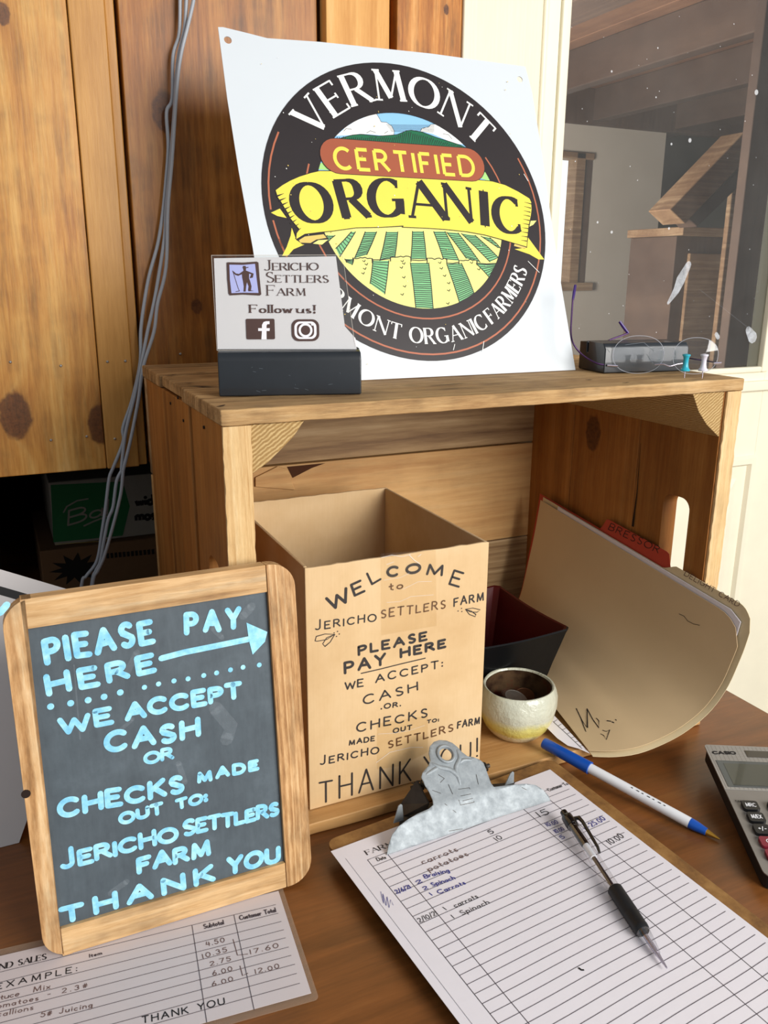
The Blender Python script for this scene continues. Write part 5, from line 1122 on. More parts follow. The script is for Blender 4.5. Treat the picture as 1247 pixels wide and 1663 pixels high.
# ------------------------------------------------------------------ ceramic cup with coins
cc = V((.2785, .0505, FT+.0006))
cupm = NT('cream and yellow glaze'); v_ = cupm.coord(); sp = cupm.n('ShaderNodeSeparateXYZ'); cupm.l(v_, sp.inputs[0]); nz_ = cupm.noise(v_, 26, 5, .6); nb = cupm.noise(v_, 90, 4, .7)
hh_ = cupm.math('ADD', sp.outputs['Z'], cupm.math('MULTIPLY', cupm.math('SUBTRACT', nz_, .5), .016))
colr = cupm.ramp(cupm.math('MULTIPLY', hh_, 16), [(.0, '#c9c0a2'), (.11, '#ccc4a6'), (.18, '#cfc262'), (.31, '#d6cd7c'), (.42, '#c9c9b4'), (.75, '#c2c3b0'), (.9, '#b9b894')])
cupm.l(cupm.mix(cupm.ramp(nb, [(.66, 0.0), (.8, .45)]), colr, '#8a8f8c'), cupm.b.inputs['Base Color']); cupm.b.inputs['Roughness'].default_value = .28; cupm.b.inputs['Coat Weight'].default_value = .4
cupm.bump(cupm.math('ADD', nz_, cupm.math('MULTIPLY', nb, .3)), .9, .004)
m_cupin = NT('dark stained glaze'); v2 = m_cupin.coord(); m_cupin.l(m_cupin.ramp(m_cupin.noise(v2, 30, 4, .6), [(.35, '#2a1a14'), (.5, '#54402c'), (.62, '#5c1f18'), (.75, '#b0a888')]), m_cupin.b.inputs['Base Color']); m_cupin.b.inputs['Roughness'].default_value = .3
cup = thing('ceramic_cup', 'small handmade cream and yellow ceramic cup holding coins, in front of the bowl', 'cup', cc)
wob = lambda i, g: 1+.016*math.sin(2*g+.6)+.012*math.sin(3*g+i*.4)+.006*math.sin(7*g+i)
mb = MB(); mb.lathe([(.0215, 0), (.0245, .002), (.0295, .008), (.0345, .018), (.0368, .029), (.0365, .038), (.0348, .0445), (.0336, .0475), (.0325, .0488), (.0312, .0486), (.0305, .0470)], cc, n=48, wob=wob)
mb.f.pop()
mb.build('cup_wall', cupm.m, cup, smooth=True)
mb = MB(); mb.lathe([(.0305, .0471), (.0318, .040), (.0315, .028), (.0290, .016), (.0240, .010), (.0, .0095)], cc, n=48, wob=wob); mb.f.pop(-2)
mb.build('cup_lining', m_cupin.m, cup, smooth=True)
m_coin = plain('nickel coin', '#9b948a', .35, .85, var=.15, nscale=300); m_cop = plain('copper coin', '#5a3a26', .4, .8, var=.2, nscale=300)
for (dx, dy, z, r, tx, ty, mt, lb) in ((-.003, -.002, .0315, .0112, .32, -.12, m_coin, 'large silvery coin on top of the coins in the ceramic cup'), (-.0125, .001, .0265, .0098, .15, .35, m_coin, 'silvery coin half under the top coin at the left inside the cup'), (.012, .006, .0270, .0095, -.25, -.2, m_cop, 'dark copper coin at the right inside the cup'), (.001, .013, .0262, .0094, .3, .1, m_cop, 'dark copper coin at the back inside the cup'), (-.006, -.012, .0225, .0098, 0, .1, m_cop, None), (.009, -.010, .0225, .0095, .1, 0, m_coin, None)):
    if lb is None: continue
    p = cc+V((dx, dy, z+.0035)); ax = V((tx*.6, -.30+ty*.3, 1)).normalized()
    mb = MB(); mb.lathe([(r*.9, -.0007), (r, -.0006), (r, .0006), (r*.94, .0008), (r*.90, .0006)], p, ax, 32)
    tag(mb.build('coin', mt, loc=p), lb, 'coin', 'coins in the ceramic cup')
mb = MB(); R = random.Random(8)
for k in range(14):
    g = R.uniform(0, 6.28); q = R.uniform(0, .013); mb.lathe([(.0093, -.0007), (.0095, .0007)], cc+V((q*math.cos(g), q*math.sin(g), .0125+k*.00095)), (R.uniform(-.12, .12), R.uniform(-.12, .12), 1), 20)
o = tag(mb.build('coin_pile', m_cop, loc=cc+V((0, 0, .012))), 'heap of dark coins filling the bottom of the ceramic cup', 'coins'); o['kind'] = 'stuff'

# ------------------------------------------------------------------ file folders slumped against the right end of the crate
m_man = plain('manila card', '#d0b68e', .6, var=.07, nscale=10, bump=.04); m_man2 = plain('manila card light', '#dccaa2', .6, var=.04, nscale=10); m_redf = plain('red folder card', '#b8402e', .55, var=.05)
YB = .235
Fc = [hy(*p) for p in ((958, 1225, -.0125), (994, 1226, -.0225), (1033, 1221, -.030), (1072, 1207, -.033), (1111, 1186, -.038), (1149, 1155, -.043), (1177, 1117, -.048), (1196, 1076, -.0525), (1208, 1045, -.056), (1220, 1006, -.0595))]
for q in Fc: q.z = max(q.z, .0025)
Bc0 = [V((.374, YB, .0165)), V((.386, YB, .024)), V((.396, YB, .038)), hy(848, 965, YB), hy(862, 905, YB), hy(870, 868, YB), hy(877, 830, YB), hy(881, 806, YB)]
def curve(pts, u):
    """Catmull-Rom by chord parameter, linear beyond 1"""
    n = len(pts); ds = [0]
    for i in range(1, n): ds.append(ds[-1]+(pts[i]-pts[i-1]).length)
    s = u*ds[-1]
    if s >= ds[-1]: return pts[-1]+(pts[-1]-pts[-2]).normalized()*(s-ds[-1])
    i = 0
    while i < n-2 and ds[i+1] < s: i += 1
    t = (s-ds[i])/max(1e-9, ds[i+1]-ds[i]); p0, p1, p2, p3 = pts[max(i-1, 0)], pts[i], pts[i+1], pts[min(i+2, n-1)]
    return 0.5*((2*p1)+(p2-p0)*t+(2*p0-5*p1+4*p2-p3)*t*t+(3*p1-p0-3*p2+p3)*t*t*t)
TOPB = hy(893, 799, YB)
def S0(u, v): return curve(Fc, u).lerp(curve(Bc0, u), v)
def SN(u, v):
    e = 1e-3; a = S0(u+e, v)-S0(u-e if u > e else u, v); b = S0(u, v+e)-S0(u, v-e); n = a.cross(b).normalized()
    return n if n.x < 0 else -n
def S(u, v, w=0): return S0(u, v)+SN(u, v)*w
def solve(px, py, u=.5, v=.4):
    for _ in range(14):
        a = proj(S0(u, v)); e = 1e-3; au = proj(S0(u+e, v)); av = proj(S0(u, v+e))
        j11, j21 = (au[0]-a[0])/e, (au[1]-a[1])/e; j12, j22 = (av[0]-a[0])/e, (av[1]-a[1])/e
        dx, dy = px-a[0], py-a[1]; det = j11*j22-j12*j21
        if abs(det) < 1e-6: break
        du, dv = (dx*j22-dy*j12)/det, (dy*j11-dx*j21)/det
        k = min(1, .3/max(abs(du), abs(dv), 1e-9)); u = min(1.2, max(.01, u+du*k)); v = min(1.1, max(-.1, v+dv*k))
    return u, v
def sheet(name, mat, w, u0, u1, v0, v1, parent, nu=28, nv=14, top=None, thick=.0005, cut=.0):
    """folder leaf: patch of the slumped surface; top(v) gives its upper edge"""
    vs = []; fs = []
    for side in (0, 1):
        for j in range(nv+1):
            v = v0+(v1-v0)*j/nv; ut = top(v) if top else u1
            for i in range(nu+1): vs.append(S(u0+(ut-u0)*i/nu, v, w-side*thick))
    N = (nv+1)*(nu+1)
    for j in range(nv):
        for i in range(nu):
            a = j*(nu+1)+i; fs.append((a, a+1, a+nu+2, a+nu+1)); fs.append((N+a, N+a+nu+1, N+a+nu+2, N+a+1))
    bd = [i for i in range(nu+1)]+[j*(nu+1)+nu for j in range(1, nv+1)]+[nv*(nu+1)+i for i in range(nu-1, -1, -1)]+[j*(nu+1) for j in range(nv-1, 0, -1)]
    for a, b in zip(bd, bd[1:]+bd[:1]): fs.append((a, b, b+N, a+N))
    mb = MB(); mb.add(vs, fs); o = fix_normals(mb.build(name, mat, parent, smooth=True))
    b = o.modifiers.new('edge', 'EDGE_SPLIT'); b.split_angle = math.radians(50); return o
def rc(v, base, v0, r=.05, k=.10):
    """rounded upper front corner"""
    d = (v-v0)/r
    return base-(k*(1-math.sqrt(max(0, 1-(1-d)**2))) if d < 1 else 0)
fold = thing('file_folder', 'bulging tan manila file folder with papers, slumped against the right side of the crate', 'file folder', Fc[0])
VT = lambda x, y: (solve(x, y, .98, .4)[1])
ta, tb_ = VT(1088, 916), VT(1197, 985)
sheet('front_leaf', m_man, .0022, .0, 1, .012, 1.0, fold, 30, 40, lambda v: rc(v, .965, .012, .10, .10))
sheet('paper_sheets', m_paper, .0008, .13, .985, .03, .9, fold, 24, 20, lambda v: rc(v, .988, .03, .04, .03), thick=.0012)
def backtop(v):
    if v < .05: return rc(v, 1.035, -.004, .06, .10)
    if v < ta-.02: return 1.035
    if v < ta+.03: return 1.035-(v-ta+.02)/.05*.045
    return .99
sheet('back_leaf', m_man2, -.0012, .015, 1, -.004, 1.0, fold, 30, 90, backtop)
rf = thing('red_folder', 'red file folder with a handwritten tab, behind the manila folder in the crate', 'file folder', S(.1, .3, -.003))
ra, rb = VT(1086, 918), VT(975, 845)
def redtop(v):
    if ra < v < rb: return 1.075-.07*max(0, 1-min(v-ra, rb-v)/.02)
    return 1.0
sheet('leaf', m_redf, -.0030, .16, 1, .03, 1.03, rf, 24, 90, redtop)
class PixSurf:
    def __init__(s, w): s.w = w
    def uv(s, x, y): return (x, -y)
    def P(s, x, y, z): u, v = solve(x, -y, .6, .4); return S(u, v, s.w+z)
FS = PixSurf(.0022); FB = PixSurf(-.0012); FR = PixSurf(-.0030)
c2 = lambda x, y: (820+x/2.9204, 600+y/2.9204); c6 = lambda x, y: (760+x/2.5606, 920+y/2.5606)
pv = lambda f, p: f.uv(*p)
mb = MB()
for grp in ([([(452, 600), (470, 640), (480, 670), (490, 695)], 1.2), ([(452, 600), (475, 650), (497, 680), (497, 600)], 1.4), ([(497, 600), (520, 645), (545, 680), (545, 650), (535, 640)], 1.3)],
        [([(560, 690), (575, 695), (590, 688), (575, 730), (565, 712), (552, 705)], .9)], [([(580, 650), (595, 652)], 1.5)], [([(600, 655), (607, 658)], 1.6)], [([(614, 645), (617, 648)], 1.4)], [([(885, 196), (905, 205), (920, 225), (945, 238), (970, 243)], .8)]):
    mb = MB()
    for pts, w in grp: mb.ribbon(None, [pv(FS, c6(*p)) for p in pts], w, .0003, fn=FS.P)
    mb.build('scribble', m_blkink, fold)
mb = MB()
word(mb, FB, 'DELIGHT CARD', c2(845, 975), c2(1100, 1128), 9, .9, 'hand', .0003, 0, .3, .5, fn=FB.P)
mb.build('tab_writing', m_pencil, fold)
mb = MB(); FP = PixSurf(.0008)
for k in range(10):
    a = c2(785+k*28, 1008+k*21); mb.ribbon(None, [FP.uv(a[0], a[1]), FP.uv(a[0]-1, a[1]+10)], .9, .0002, fn=FP.P)
mb.build('ruled_lines', m_pline, fold)['kind'] = 'stuff'
mb = MB(); word(mb, FR, 'BRESSOR', c2(480, 758), c2(715, 872), 12, 1.1, 'hand', .0003, 0, .3, .4, fn=FR.P); mb.build('tab_writing', m_blkink, rf)
# loose sheet peeking out below the folder's lower corner
ls = [(895, 1168), (902, 1160), (956, 1221), (940, 1219), (918, 1212), (905, 1196)]
g_ = Frame((0, 0, FT+.0006), (1, 0, 0), (0, 1, 0))
mb = MB(); fL = Frame(hz(956, 1224, .0125), (1, 0, 0), (0, 1, .12))
mb.poly(fL, [fL.uv(*p) for p in ((884, 1178), (898, 1160), (958, 1224), (940, 1216), (922, 1211), (905, 1199))], .0)
o1 = tag(mb.build('loose_sheet', m_paper, loc=fL.o), 'corner of a ruled paper sheet sticking out below the manila folder by the cup', 'paper sheet')
mb = MB(); mb.ribbon(fL, [fL.uv(*p) for p in ((898, 1172), (920, 1192), (945, 1216))], .0005, .0003)
for k in range(7): mb.ribbon(fL, [fL.uv(899+k*7, 1173+k*6.5), fL.uv(905+k*7, 1169+k*7)], .0004, .0003)
BASE[o1.name] = V(fL.o); mb.build('ruled_lines', m_pline, o1)['kind'] = 'stuff'

# ------------------------------------------------------------------ clipboard with sales sheet
m_hb = NT('worn hardboard'); v_ = m_hb.coord(); m_hb.l(m_hb.ramp(m_hb.noise(v_, 30, 6, .7), [(.3, '#5e3c1c'), (.5, '#8a6232'), (.62, '#9c7440'), (.75, '#b08a54')]), m_hb.b.inputs['Base Color']); m_hb.b.inputs['Roughness'].default_value = .6
PL = Frame(hit(537, 1383, (0, -.033, 1), (0, 0, .0155)), hit(893, 1250, (0, -.033, 1), (0, 0, .0155))-hit(537, 1383, (0, -.033, 1), (0, 0, .0155)), (0, 1, .033))
cl = thing('clipboard', 'worn brown hardboard clipboard with a big steel clip, lying in front of the box', 'clipboard', PL.P(.1, -.1, -.004))
bw0 = PL.uv(528, 1364)[0]; bt = PL.uv(528, 1364)[1]; br_ = .2235
slab('board', PL, rrect(bw0, -.295, br_, bt, .008), [], -.0034, -.0008, m_hb.m, cl, bevel=.0007)
pap = thing('sales_sheet', 'ruled sales record paper with handwriting, held on the clipboard', 'paper sheet', PL.P(.1, -.1, 0))
PWD = PL.uv(893, 1250)[0]
wv = lambda u, v, w: PL.P(u, v, w+.0006*math.sin(u*60+v*25)*min(1, max(0, (-v-.1)*8))+.0018*max(0, (u-.15)/.07)**2*max(0, (-v-.05)/.2))
cuts = ([PWD*i/24 for i in range(1, 24)], [-.275*i/24 for i in range(1, 24)])
slab('paper', PL, [(0, -.279), (PWD, -.279), (PWD, 0), (0, 0)], [], 0, .0003, m_paper, pap, cuts=cuts, warp=wv, smooth=False)
slab('under_sheets', PL, [(.001, -.280), (PWD+.0005, -.280), (PWD+.0005, -.0005), (.001, -.0005)], [], -.0007, -.0002, m_paper, pap)
mb = MB(); z_ = lambda x, y: (540+x/4.157, 1360+y/4.157)
ly = [(295, 190), (330, 243), (362, 292), (397, 338), (430, 392), (470, 438), (510, 490), (548, 540), (588, 597), (630, 650), (672, 708), (713, 763), (758, 823), (803, 885), (848, 942), (895, 1005), (945, 1072), (997, 1138), (1045, 1203)]
ur = [PL.uv(*z_(*p)) for p in ly]; lu0 = sum(u for u, v in ur)/len(ur); sp_ = (ur[0][1]-ur[-1][1])/(len(ur)-1); v0_ = ur[0][1]
u2 = (PL.uv(*z_(410, 130))[0]+PL.uv(*z_(1235, 1190))[0])/2
b5 = lambda x, y: (880+x/5.545, 1300+y/5.545)
u3 = PL.uv(*b5(0, 210))[0]; u3b = PL.uv(*b5(390, 590))[0]; u4 = PL.uv(*b5(110, 0))[0]; u4b = PL.uv(*b5(1220, 990))[0]
u3 = (u3+u3b)/2; u4 = (u4+u4b)/2; ue = PL.uv(*b5(800, 340))[0]
PLW = lambda x, y, z: wv(x, y, z)
def seg(mb, a, b, w, z, mi, n=14): mb.ribbon(PL, [(a[0]+(b[0]-a[0])*i/n, a[1]+(b[1]-a[1])*i/n) for i in range(n+1)], w, z, mi, cap=False, fn=PLW)
vb = -.275
for i in range(-1, 40):
    v = v0_-i*sp_
    if v < vb: break
    seg(mb, (lu0, v), (ue, v), .00040, .00045, 0)
for u in (lu0, u2, u3, u4): seg(mb, (u, v0_+sp_), (u, vb), .00042, .00047, 0)
seg(mb, (.006, -.012), (.006, -.27), .00025, .00045, 3)
word(mb, PL, 'FARMSTAND', z_(236, 122), z_(640, -25), 7, 1.3, 'serif', .0006, 1, .2)
word(mb, PL, 'Date', z_(306, 164), z_(364, 146), 6, .8, 'hand', .0006, 1, .2)
word(mb, PL, 'Customer To', (892, 1286), (923, 1275), 4.8, .6, 'hand', .0006, 1, .2)
for t_, a, b, h, w, mi in (('carrots', (612, 185), (850, 95), 9, .9, 4), ('potatoes', (655, 235), (920, 125), 9, .9, 4), ('Braising', (625, 280), (790, 235), 7, 1.1, 2), ('2', (575, 320), (605, 305), 6, 1.1, 2), ('Spinach', (675, 335), (830, 285), 7, 1.1, 2), ('2', (620, 360), (645, 350), 6, 1.1, 2),
    ('Carrots', (718, 385), (900, 318), 7, 1.1, 2), ('1', (665, 400), (680, 390), 6, 1.1, 2), ('1', (765, 498), (775, 490), 7, .9, 1), ('carrots', (830, 478), (985, 410), 8, .9, 1), ('1', (812, 555), (830, 545), 7, .9, 1), ('Spinach', (875, 530), (1062, 450), 8, .9, 1), ('2/6/21', (435, 385), (530, 345), 7, 1.1, 2), ('2/10/21', (590, 580), (712, 525), 8, .9, 1)):
    word(mb, PL, t_, z_(*a), z_(*b), h, w, 'hand', .0006, mi, .22, .5, fn=PLW)
for t_, a, b, h, w, mi in (('15', (877, 1328), (893, 1322), 9, .9, 1), ('5', (797, 1356), (803, 1353), 7, .9, 1), ('10', (808, 1367), (816, 1362), 7, .8, 1), ('10.00', (889, 1343), (907, 1338), 6, .8, 2), ('10.00', (903, 1354), (917, 1349), 6, .8, 2), ('5', (913, 1364), (918, 1361), 6, .8, 2), ('25.00', (962, 1344), (984, 1332), 7, .9, 2), ('10.00', (992, 1373), (1014, 1361), 8, .9, 1)):
    word(mb, PL, t_, a, b, h, w, 'hand', .0006, mi, .25, .4, fn=PLW)
for pts in ([(945, 1348), (957, 1343), (952, 1348)], ): mb.ribbon(PL, [PL.uv(*p) for p in pts], .0003, .0006, 2, fn=PLW)
mb.ribbon(PL, [PL.uv(*z_(*p)) for p in ((325, 370), (345, 450), (340, 385), (362, 465), (368, 405), (382, 480), (392, 425), (410, 462))], .0003, .0006, 2, fn=PLW)
mb.ribbon(PL, [PL.uv(940, 1574), PL.uv(944, 1577), PL.uv(947, 1577)], .0012, .0006, 1, fn=PLW)
mb.build('writing', [m_pline, m_blkink, m_blue, m_fade, m_pencil], pap)
# the steel clip
m_zinc = NT('galvanised steel'); v_ = m_zinc.coord(); f_ = m_zinc.noise(v_, 160, 6, .75); m_zinc.l(m_zinc.ramp(f_, [(.3, '#868d91'), (.5, '#959ca0'), (.7, '#a3aaad')]), m_zinc.b.inputs['Base Color']); m_zinc.b.inputs['Metallic'].default_value = .35; m_zinc.l(m_zinc.ramp(m_zinc.noise(v_, 140, 5, .6), [(.3, .5), (.7, .7)]), m_zinc.b.inputs['Roughness']); m_zinc.bump(m_zinc.noise(v_, 300, 4, .6), .08, .0003)
m_dst = plain('dark aged steel', '#4c4640', .5, .5, var=.3, nscale=80)
ca, cb_ = PL.P(*PL.uv(629, 1390), .0012), PL.P(*PL.uv(893, 1303), .0012)
ex_ = (cb_-ca).normalized(); bk_ = V((0, 0, 1)).cross(ex_); th = math.radians(42)
KF2 = Frame(ca, ex_, bk_*math.cos(th)+V((0, 0, 1))*math.sin(th)); KW = (cb_-ca).length
c8 = lambda x, y: (520+x/3.1175, 1180+y/3.1175); ku = lambda x, y: KF2.uv(*c8(x, y))
ol = [(340, 655), (500, 600), (700, 530), (900, 460), (1165, 375), (1152, 350), (1122, 322), (1080, 302), (1030, 297), (960, 302), (900, 310), (868, 314), (855, 298), (830, 222), (818, 190), (800, 174), (770, 161), (738, 155), (712, 132), (692, 105), (668, 82), (640, 69), (605, 65), (577, 75), (557, 98), (549, 135), (554, 175), (543, 202), (512, 238), (505, 262), (522, 302), (545, 340), (560, 378), (562, 404), (540, 424), (480, 450), (430, 480), (390, 510), (360, 550), (345, 600)]
olu = [ku(*p) for p in ol]
vt = ku(605, 65)[1]
def kw(u, v, w):
    t = max(0, min(1, v/vt)); b = .0045*math.sin(math.pi*min(1, t*1.0))-.006*max(0, t-.75)
    e = .003*math.exp(-((v-.020)/.008)**2)
    return KF2.P(u, v, w+b*0.8+e*.6)
hole = circ(ku(632, 143), .0052, 20)
cutu = [KW*i/26 for i in range(1, 26)]; cutv = [vt*i/22 for i in range(1, 22)]
olu = [(u, max(v, 0.0)) for u, v in olu]
slab('clip_plate', KF2, olu, [hole], -.0012, 0, m_zinc.m, cl, cuts=(cutu, cutv), warp=kw, smooth=True)
mb = MB(); hc = ku(632, 143)
mb.tube([kw(hc[0]+.0068*math.cos(a), hc[1]+.0068*math.sin(a), .0004) for a in [2*math.pi*i/28 for i in range(29)]], .0013, 8, caps=False)
mb.build('hole_rim', m_zinc.m, cl, smooth=True)
def ridge(pts, r):
    mb = MB(); q = smoothpath([V((*ku(*p), 0)) for p in pts], 5); n = len(q)
    mb.tube([kw(a.x, a.y, -r*.45) for a in q], [r*(.35+.65*math.sin(math.pi*(i+.5)/n)**.5) for i in range(n)], 10); return mb.build('raised_ridge', m_zinc.m, cl, smooth=True)
ridge([(560, 190), (600, 212), (650, 225), (690, 260), (700, 300)], .0024)
ridge([(690, 120), (700, 165), (680, 215), (690, 260), (702, 305)], .0024)
ridge([(530, 250), (570, 225), (590, 212)], .0018)
ridge([(760, 175), (720, 175), (700, 190)], .0018)
mb = MB()
for pts in ([(690, 325), (745, 318), (770, 390), (700, 405), (690, 380)], [(700, 360), (750, 350)], [(710, 385), (760, 372)], [(590, 250), (620, 270), (600, 290)], [(640, 300), (660, 350)], [(560, 330), (600, 345)], [(650, 530), (720, 518)], [(620, 400), (680, 440)], [(780, 250), (790, 300)], [(1010, 315), (1035, 325)]):
    mb.ribbon(KF2, [ku(*p) for p in pts], .00035, .0002, fn=kw)
mb.build('stamp_and_scratches', m_dst, cl)['kind'] = 'stuff'
# parts under the clip: base plate, spring, lever hooks
def bar(name, pts, r, mt): mb = MB(); mb.tube(smoothpath(pts, 4), r, 8); return mb.build(name, mt, cl, smooth=True)
bpx = [(430, 500), (1000, 300), (985, 262), (860, 296), (560, 380), (420, 440)]
slab('base_plate', PL, [PL.uv(*c8(*p)) for p in ((400, 520), (960, 330), (985, 288), (860, 300), (560, 395), (400, 455))], [], .0005, .0015, m_dst, cl)
kp = lambda x, y, w: KF2.P(*ku(x, y), w)
mb = MB(); mb.prism([kp(555, 380, -.004), kp(500, 262, -.006), kp(455, 350, -.024), kp(430, 430, -.028), kp(560, 405, -.010)], (V((1, 0, 0))*.0012)); fix_normals(mb.build('side_bracket', m_dst, cl))
mb = MB(); a_, b__ = PL.P(*PL.uv(*c8(470, 372)), .012), PL.P(*PL.uv(*c8(840, 262)), .012)
d_ = b__-a_; e1_ = d_.normalized().orthogonal().normalized(); e2_ = d_.normalized().cross(e1_)
bar('spring', [a_+d_*(i/160)+(e1_*math.cos(i*.9)+e2_*math.sin(i*.9))*.0035 for i in range(161)][::1], .0007, m_dst)
bar('spring_axle', [a_-d_*.03, b__+d_*.03], .0018, m_dst)
for (x, y, x2, y2) in ((395, 490, 405, 402), (955, 300, 972, 236)):
    q0, q1 = PL.P(*PL.uv(*c8(x, y)), .001), hit(*c8(x2, y2), (0, 1, 0), (0, PL.P(*PL.uv(*c8(x, y)), 0).y+.001, 0))
    mb = MB(); dx = V((.0045, 0, 0)); mb.prism([q0-dx*.9, q0+dx*1.1, q1+dx*.45, q1+V((.0006, 0, .0012)), q1-dx*.35], (0, .0012, 0)); fix_normals(mb.build('lever_hook', m_zinc.m, cl, bevel=.0004))

# ------------------------------------------------------------------ blue capped pen
m_wpl = plain('white pen plastic', '#e4e6ea', .3, var=.01, coat=.2); m_bpl = plain('blue pen plastic', '#0f4fae', .3, var=.04, coat=.2); m_brass = plain('brass pen tip', '#c09038', .3, .8)
pe, pt_ = hz(882, 1206, .0195), hz(1169, 1363, .0022)
dv = pt_-pe; LN = dv.length; dn = dv.normalized()
pen = thing('blue_pen', 'white ballpoint pen with a blue cap, lying between the folder and the calculator', 'pen', (pe+pt_)/2)
def pl(prof, mt, nm, o_=None, par=pen, base=None, d=None, n=20): mb = MB(); mb.lathe([(r, t) for r, t in prof], base or pe, d or dn, n); return mb.build(nm, mt, par, smooth=True)
pl([(.0036, 0), (.0046, .0005), (.0050, .002), (.0053, .03), (.0056, .0465), (.0056, .0475), (.0040, .0477)], m_bpl, 'cap')
pl([(.0043, .0475), (.0043, LN-.0245), (.0040, LN-.0243)], m_wpl, 'barrel')
pl([(.0043, LN-.0243), (.0042, LN-.020), (.0030, LN-.011), (.0026, LN-.0108)], m_bpl, 'collar')
pl([(.0026, LN-.0108), (.0010, LN-.002), (.0004, LN)], m_brass, 'tip')
sd = (UPV-dn*UPV.dot(dn)).normalized()
mb = MB(); s2 = dn.cross(sd)
for i, (x, y) in enumerate([(1024, 1277), (1030, 1280), (1036, 1284), (1046, 1287), (1051, 1290), (1057, 1293), (1062, 1297)]):
    t = .0865+i*.0048; q = pe+dn*t+(sd*math.cos(.55)-s2*math.sin(-.55))*.00445
    mb.tube([q, q+dn*(.0015+.001*(i % 2))], .00035, 6)
mb.build('worn_print', m_blkink, pen)['kind'] = 'stuff'

# ------------------------------------------------------------------ black click pen on the paper
m_bk = plain('black rubber grip', '#141416', .45); m_bkp = plain('glossy black plastic', '#121214', .2, coat=.4); m_clr = glassmat('clear pen plastic', (.95, .95, .96, 1), .12, .08); m_refill = plain('ink refill', '#2c2226', .4)
qa = PL.P(*PL.uv(913, 1333), .0085); qb = PL.P(*PL.uv(1082, 1578), .0028); dv = qb-qa; LB = dv.length; db = dv.normalized()
bp = thing('black_pen', 'clear and black click pen with a ribbed grip, lying on the ruled paper', 'pen', (qa+qb)/2)
def pb(prof, mt, nm, n=24): mb = MB(); mb.lathe([(r, t*LB) for r, t in prof], qa, db, n); return mb.build(nm, mt, bp, smooth=True)
pb([(.0020, 0), (.0028, .004), (.0028, .045)], m_bkp, 'clicker'); pb([(.0034, .036), (.0045, .045), (.0048, .09), (.0047, .115)], m_bkp, 'collar')
pb([(.0044, .115), (.0046, .12), (.0045, .33), (.0044, .56)], m_clr, 'clear_barrel')
pb([(.0030, .12), (.0032, .24), (.0030, .26)], m_bkp, 'click_sleeve'); pb([(.0026, .26), (.0026, .345)], m_wpl, 'inner_sleeve'); pb([(.0015, .34), (.0015, .88)], m_refill, 'refill')
pb([(.0044, .548), (.0054, .556)]+[(.0055-(.0003 if i % 2 else 0), .70+i*.008) for i in range(11)]+[(.0052, .80), (.0046, .808)], m_bk, 'grip')
pb([(.0046, .808), (.0044, .83), (.0030, .90), (.0022, .925)], m_clr, 'nose_cone'); pb([(.0018, .83), (.0018, .90), (.0011, .955), (.0005, 1.0)], m_sil, 'tip')
sdb = (UPV-db*UPV.dot(db)).normalized(); s3 = db.cross(sdb); s3 = s3 if s3.dot(RGT) > 0 else -s3
mb = MB(); cdir = (s3*.92+sdb*.5).normalized()
mb.tube([qa+db*(.075*LB)+cdir*.0042, qa+db*(.085*LB)+cdir*.0075, qa+db*(.12*LB)+cdir*.0082, qa+db*(.30*LB)+cdir*.0068, qa+db*(.335*LB)+cdir*.0055], [.0016, .0018, .0014, .0012, .0010], 8); mb.build('pocket_clip', m_bkp, bp, smooth=True)

# ------------------------------------------------------------------ calculator
m_calc = plain('grey metal calculator plate', '#8f8a84', .38, .35, var=.05, nscale=60); m_calc2 = plain('patterned silver plate', '#a9a59f', .4, .3); m_dk = plain('black calculator base', '#17171a', .5); m_lcd = plain('lcd glass', '#2c312e', .12, var=.03, coat=.6); m_win = plain('display window', '#3b4247', .15, coat=.5); m_sol = plain('solar cell', '#1a0f10', .15, coat=.6)
m_key = plain('black calculator key', '#121214', .35, coat=.2); m_kred = plain('red calculator key', '#7e2030', .35, coat=.2); m_kw = plain('white key print', '#e8e8ea', .5)
ct, cbm = hz(1143, 1209, .027), hz(1243, 1424, .013)
eyc = (ct-cbm).normalized(); hzv = V((0, 0, 1)); exc = eyc.cross(hzv).normalized(); QF = Frame(ct, exc, eyc); CLn = (ct-cbm).length; CWd = .107
calc = thing('calculator', 'grey desktop calculator with black and red keys at the right edge of the table', 'calculator', QF.P(.05, -.08, -.01))
ku2 = lambda x, y: QF.uv(1140+x/6.925, 1190+y/6.925)
split_v = ku2(200, 632)[1]
slab('base', QF, rrect(.0008, -CLn+.001, CWd-.0008, -.001, .006), [], -.0125, -.0012, m_dk, calc, bevel=.001)
slab('upper_plate', QF, [(0, split_v+.0003), (CWd, split_v+.0003)]+cornr(CWd-.003, -.003, .003, 0, 90)+cornr(.003, -.003, .003, 90, 180), [], -.0012, 0, m_calc2, calc, bevel=.0006)
slab('key_plate', QF, [(CWd, split_v-.0002), (0, split_v-.0002)]+cornr(.007, -CLn+.007, .007, 180, 270)+cornr(CWd-.007, -CLn+.007, .007, 270, 360), [], -.0012, -.0002, m_calc, calc, bevel=.0006)
d0, d1 = ku2(155, 312), ku2(255, 605); slab('display_window', QF, [(d0[0], d1[1]), (CWd-d0[0], d1[1]), (CWd-d0[0], d0[1]), (d0[0], d0[1])], [], 0, .0004, m_win, calc)
d2, d3_ = ku2(238, 348), ku2(325, 590); slab('lcd', QF, [(d2[0], d3_[1]), (CWd-d2[0], d3_[1]), (CWd-d2[0], d2[1]), (d2[0], d2[1])], [], .0004, .0006, m_lcd, calc)
s0, s1 = ku2(473, 203), ku2(505, 275); slab('solar_cell', QF, [(s0[0], s1[1]), (s0[0]+.036, s1[1]), (s0[0]+.036, s0[1]), (s0[0], s0[1])], [], 0, .0003, m_sol, calc)
mb = MB(); R = random.Random(2)
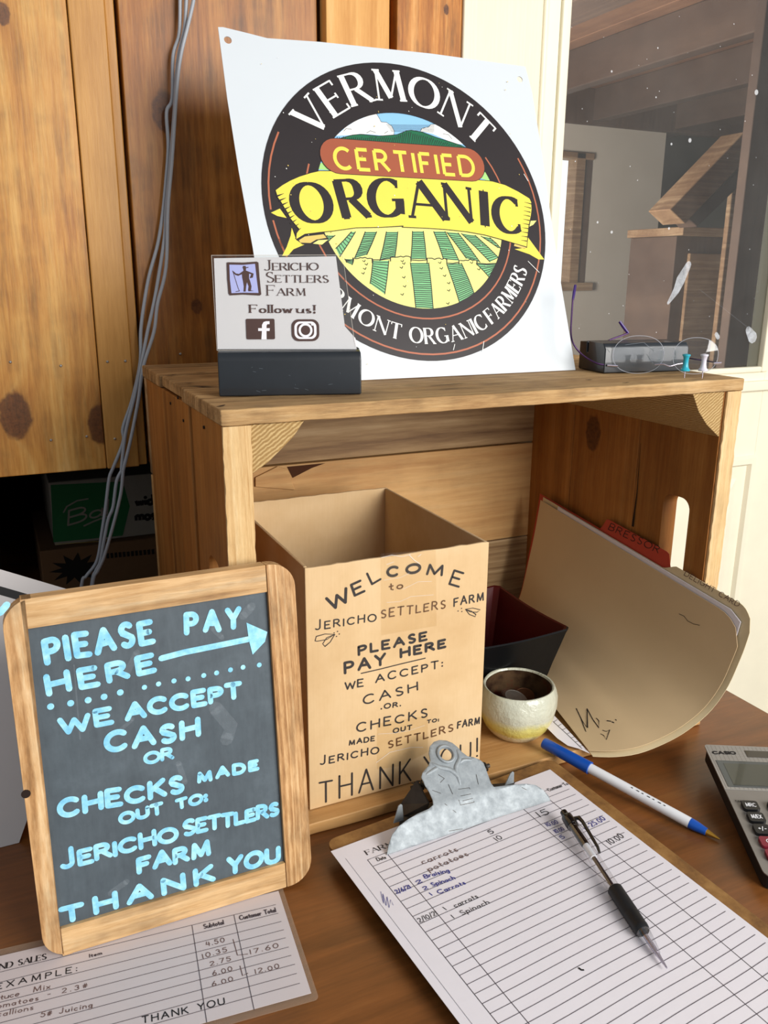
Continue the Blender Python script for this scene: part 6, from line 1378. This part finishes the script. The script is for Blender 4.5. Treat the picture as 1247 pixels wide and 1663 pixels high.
word(mb, QF, 'CASIO', (1158.5, 1224.5), (1195, 1225), 5.2, 1.5, 'hand', .0002, 0, .22)
mb.build('brand_print', m_blkink, calc); mb = MB()
word(mb, QF, 'TAX RATE', (1194, 1302), (1222, 1303), 2.4, .5, 'hand', .0002, 0, .3)
mb.build('key_caption', m_blkink, calc)
mb = MB()
for i in range(30):
    u = .0018+i*.0035
    if u < CWd-.002:
        mb.ribbon(QF, [(u, -.001), (u, split_v+.0008)], .0006, .00004, cap=False)
for i in range(16): mb.ribbon(QF, [(.0015, -.0016-i*.0022), (CWd-.0015, -.0016-i*.0022)], .00045, .00005, cap=False)
mb.build('plate_pattern', m_calc, calc)['kind'] = 'stuff'
kk = [ku2(405, 785), ku2(475, 905), ku2(548, 1045), ku2(630, 1180), ku2(705, 1335)]; kbr = ku2(637, 897)
kwd = kbr[0]-kk[0][0]; khh = kk[0][1]-kbr[1]; kd_ = (kk[0][1]-kk[4][1])/4; kx0 = sum(k[0] for k in kk)/5; ncol = 5; pit = (CWd-2*kx0-kwd)/(ncol-1)
kwd = min(kwd, pit*.82)
for r in range(5):
    for c in range(ncol):
        u = kx0+c*pit; v = kk[0][1]-r*kd_; red = (r >= 3 and c == 0)
        if v-khh < -CLn+.003: continue
        k = slab('key', QF, rrect(u, v-khh, u+kwd, v, .0022, 4), [], -.0002, .0026, m_kred if red else m_key, calc, bevel=.0006)
        t_ = {(0, 0): 'MRC', (0, 1): 'M-', (0, 2): 'M+', (1, 0): 'M/EX', (2, 0): '+/-', (3, 0): 'C', (4, 0): 'AC'}.get((r, c)) or ('789/' if r == 1 else '456X' if r == 2 else '123-' if r == 3 else '0.:+')[c-1] if (c > 0 or r < 5) else None
        if t_:
            mb = MB(); pos, tot = advance(t_, .2); hgt = khh*.36; wd = min(kwd*.62, tot*hgt*1.0); sx = wd/tot
            for i, ch in enumerate(t_):
                def T(x, y, x0=pos[i]): return (u+kwd*.5-wd/2+(x0+x)*sx, v-khh*.68+y*hgt)
                glyph(mb, ch, T, .0006, 'hand', .0028, 0, QF.P)
            BASE[k.name] = BASE[calc.name]; o = mb.build('key_print', m_kw, k)
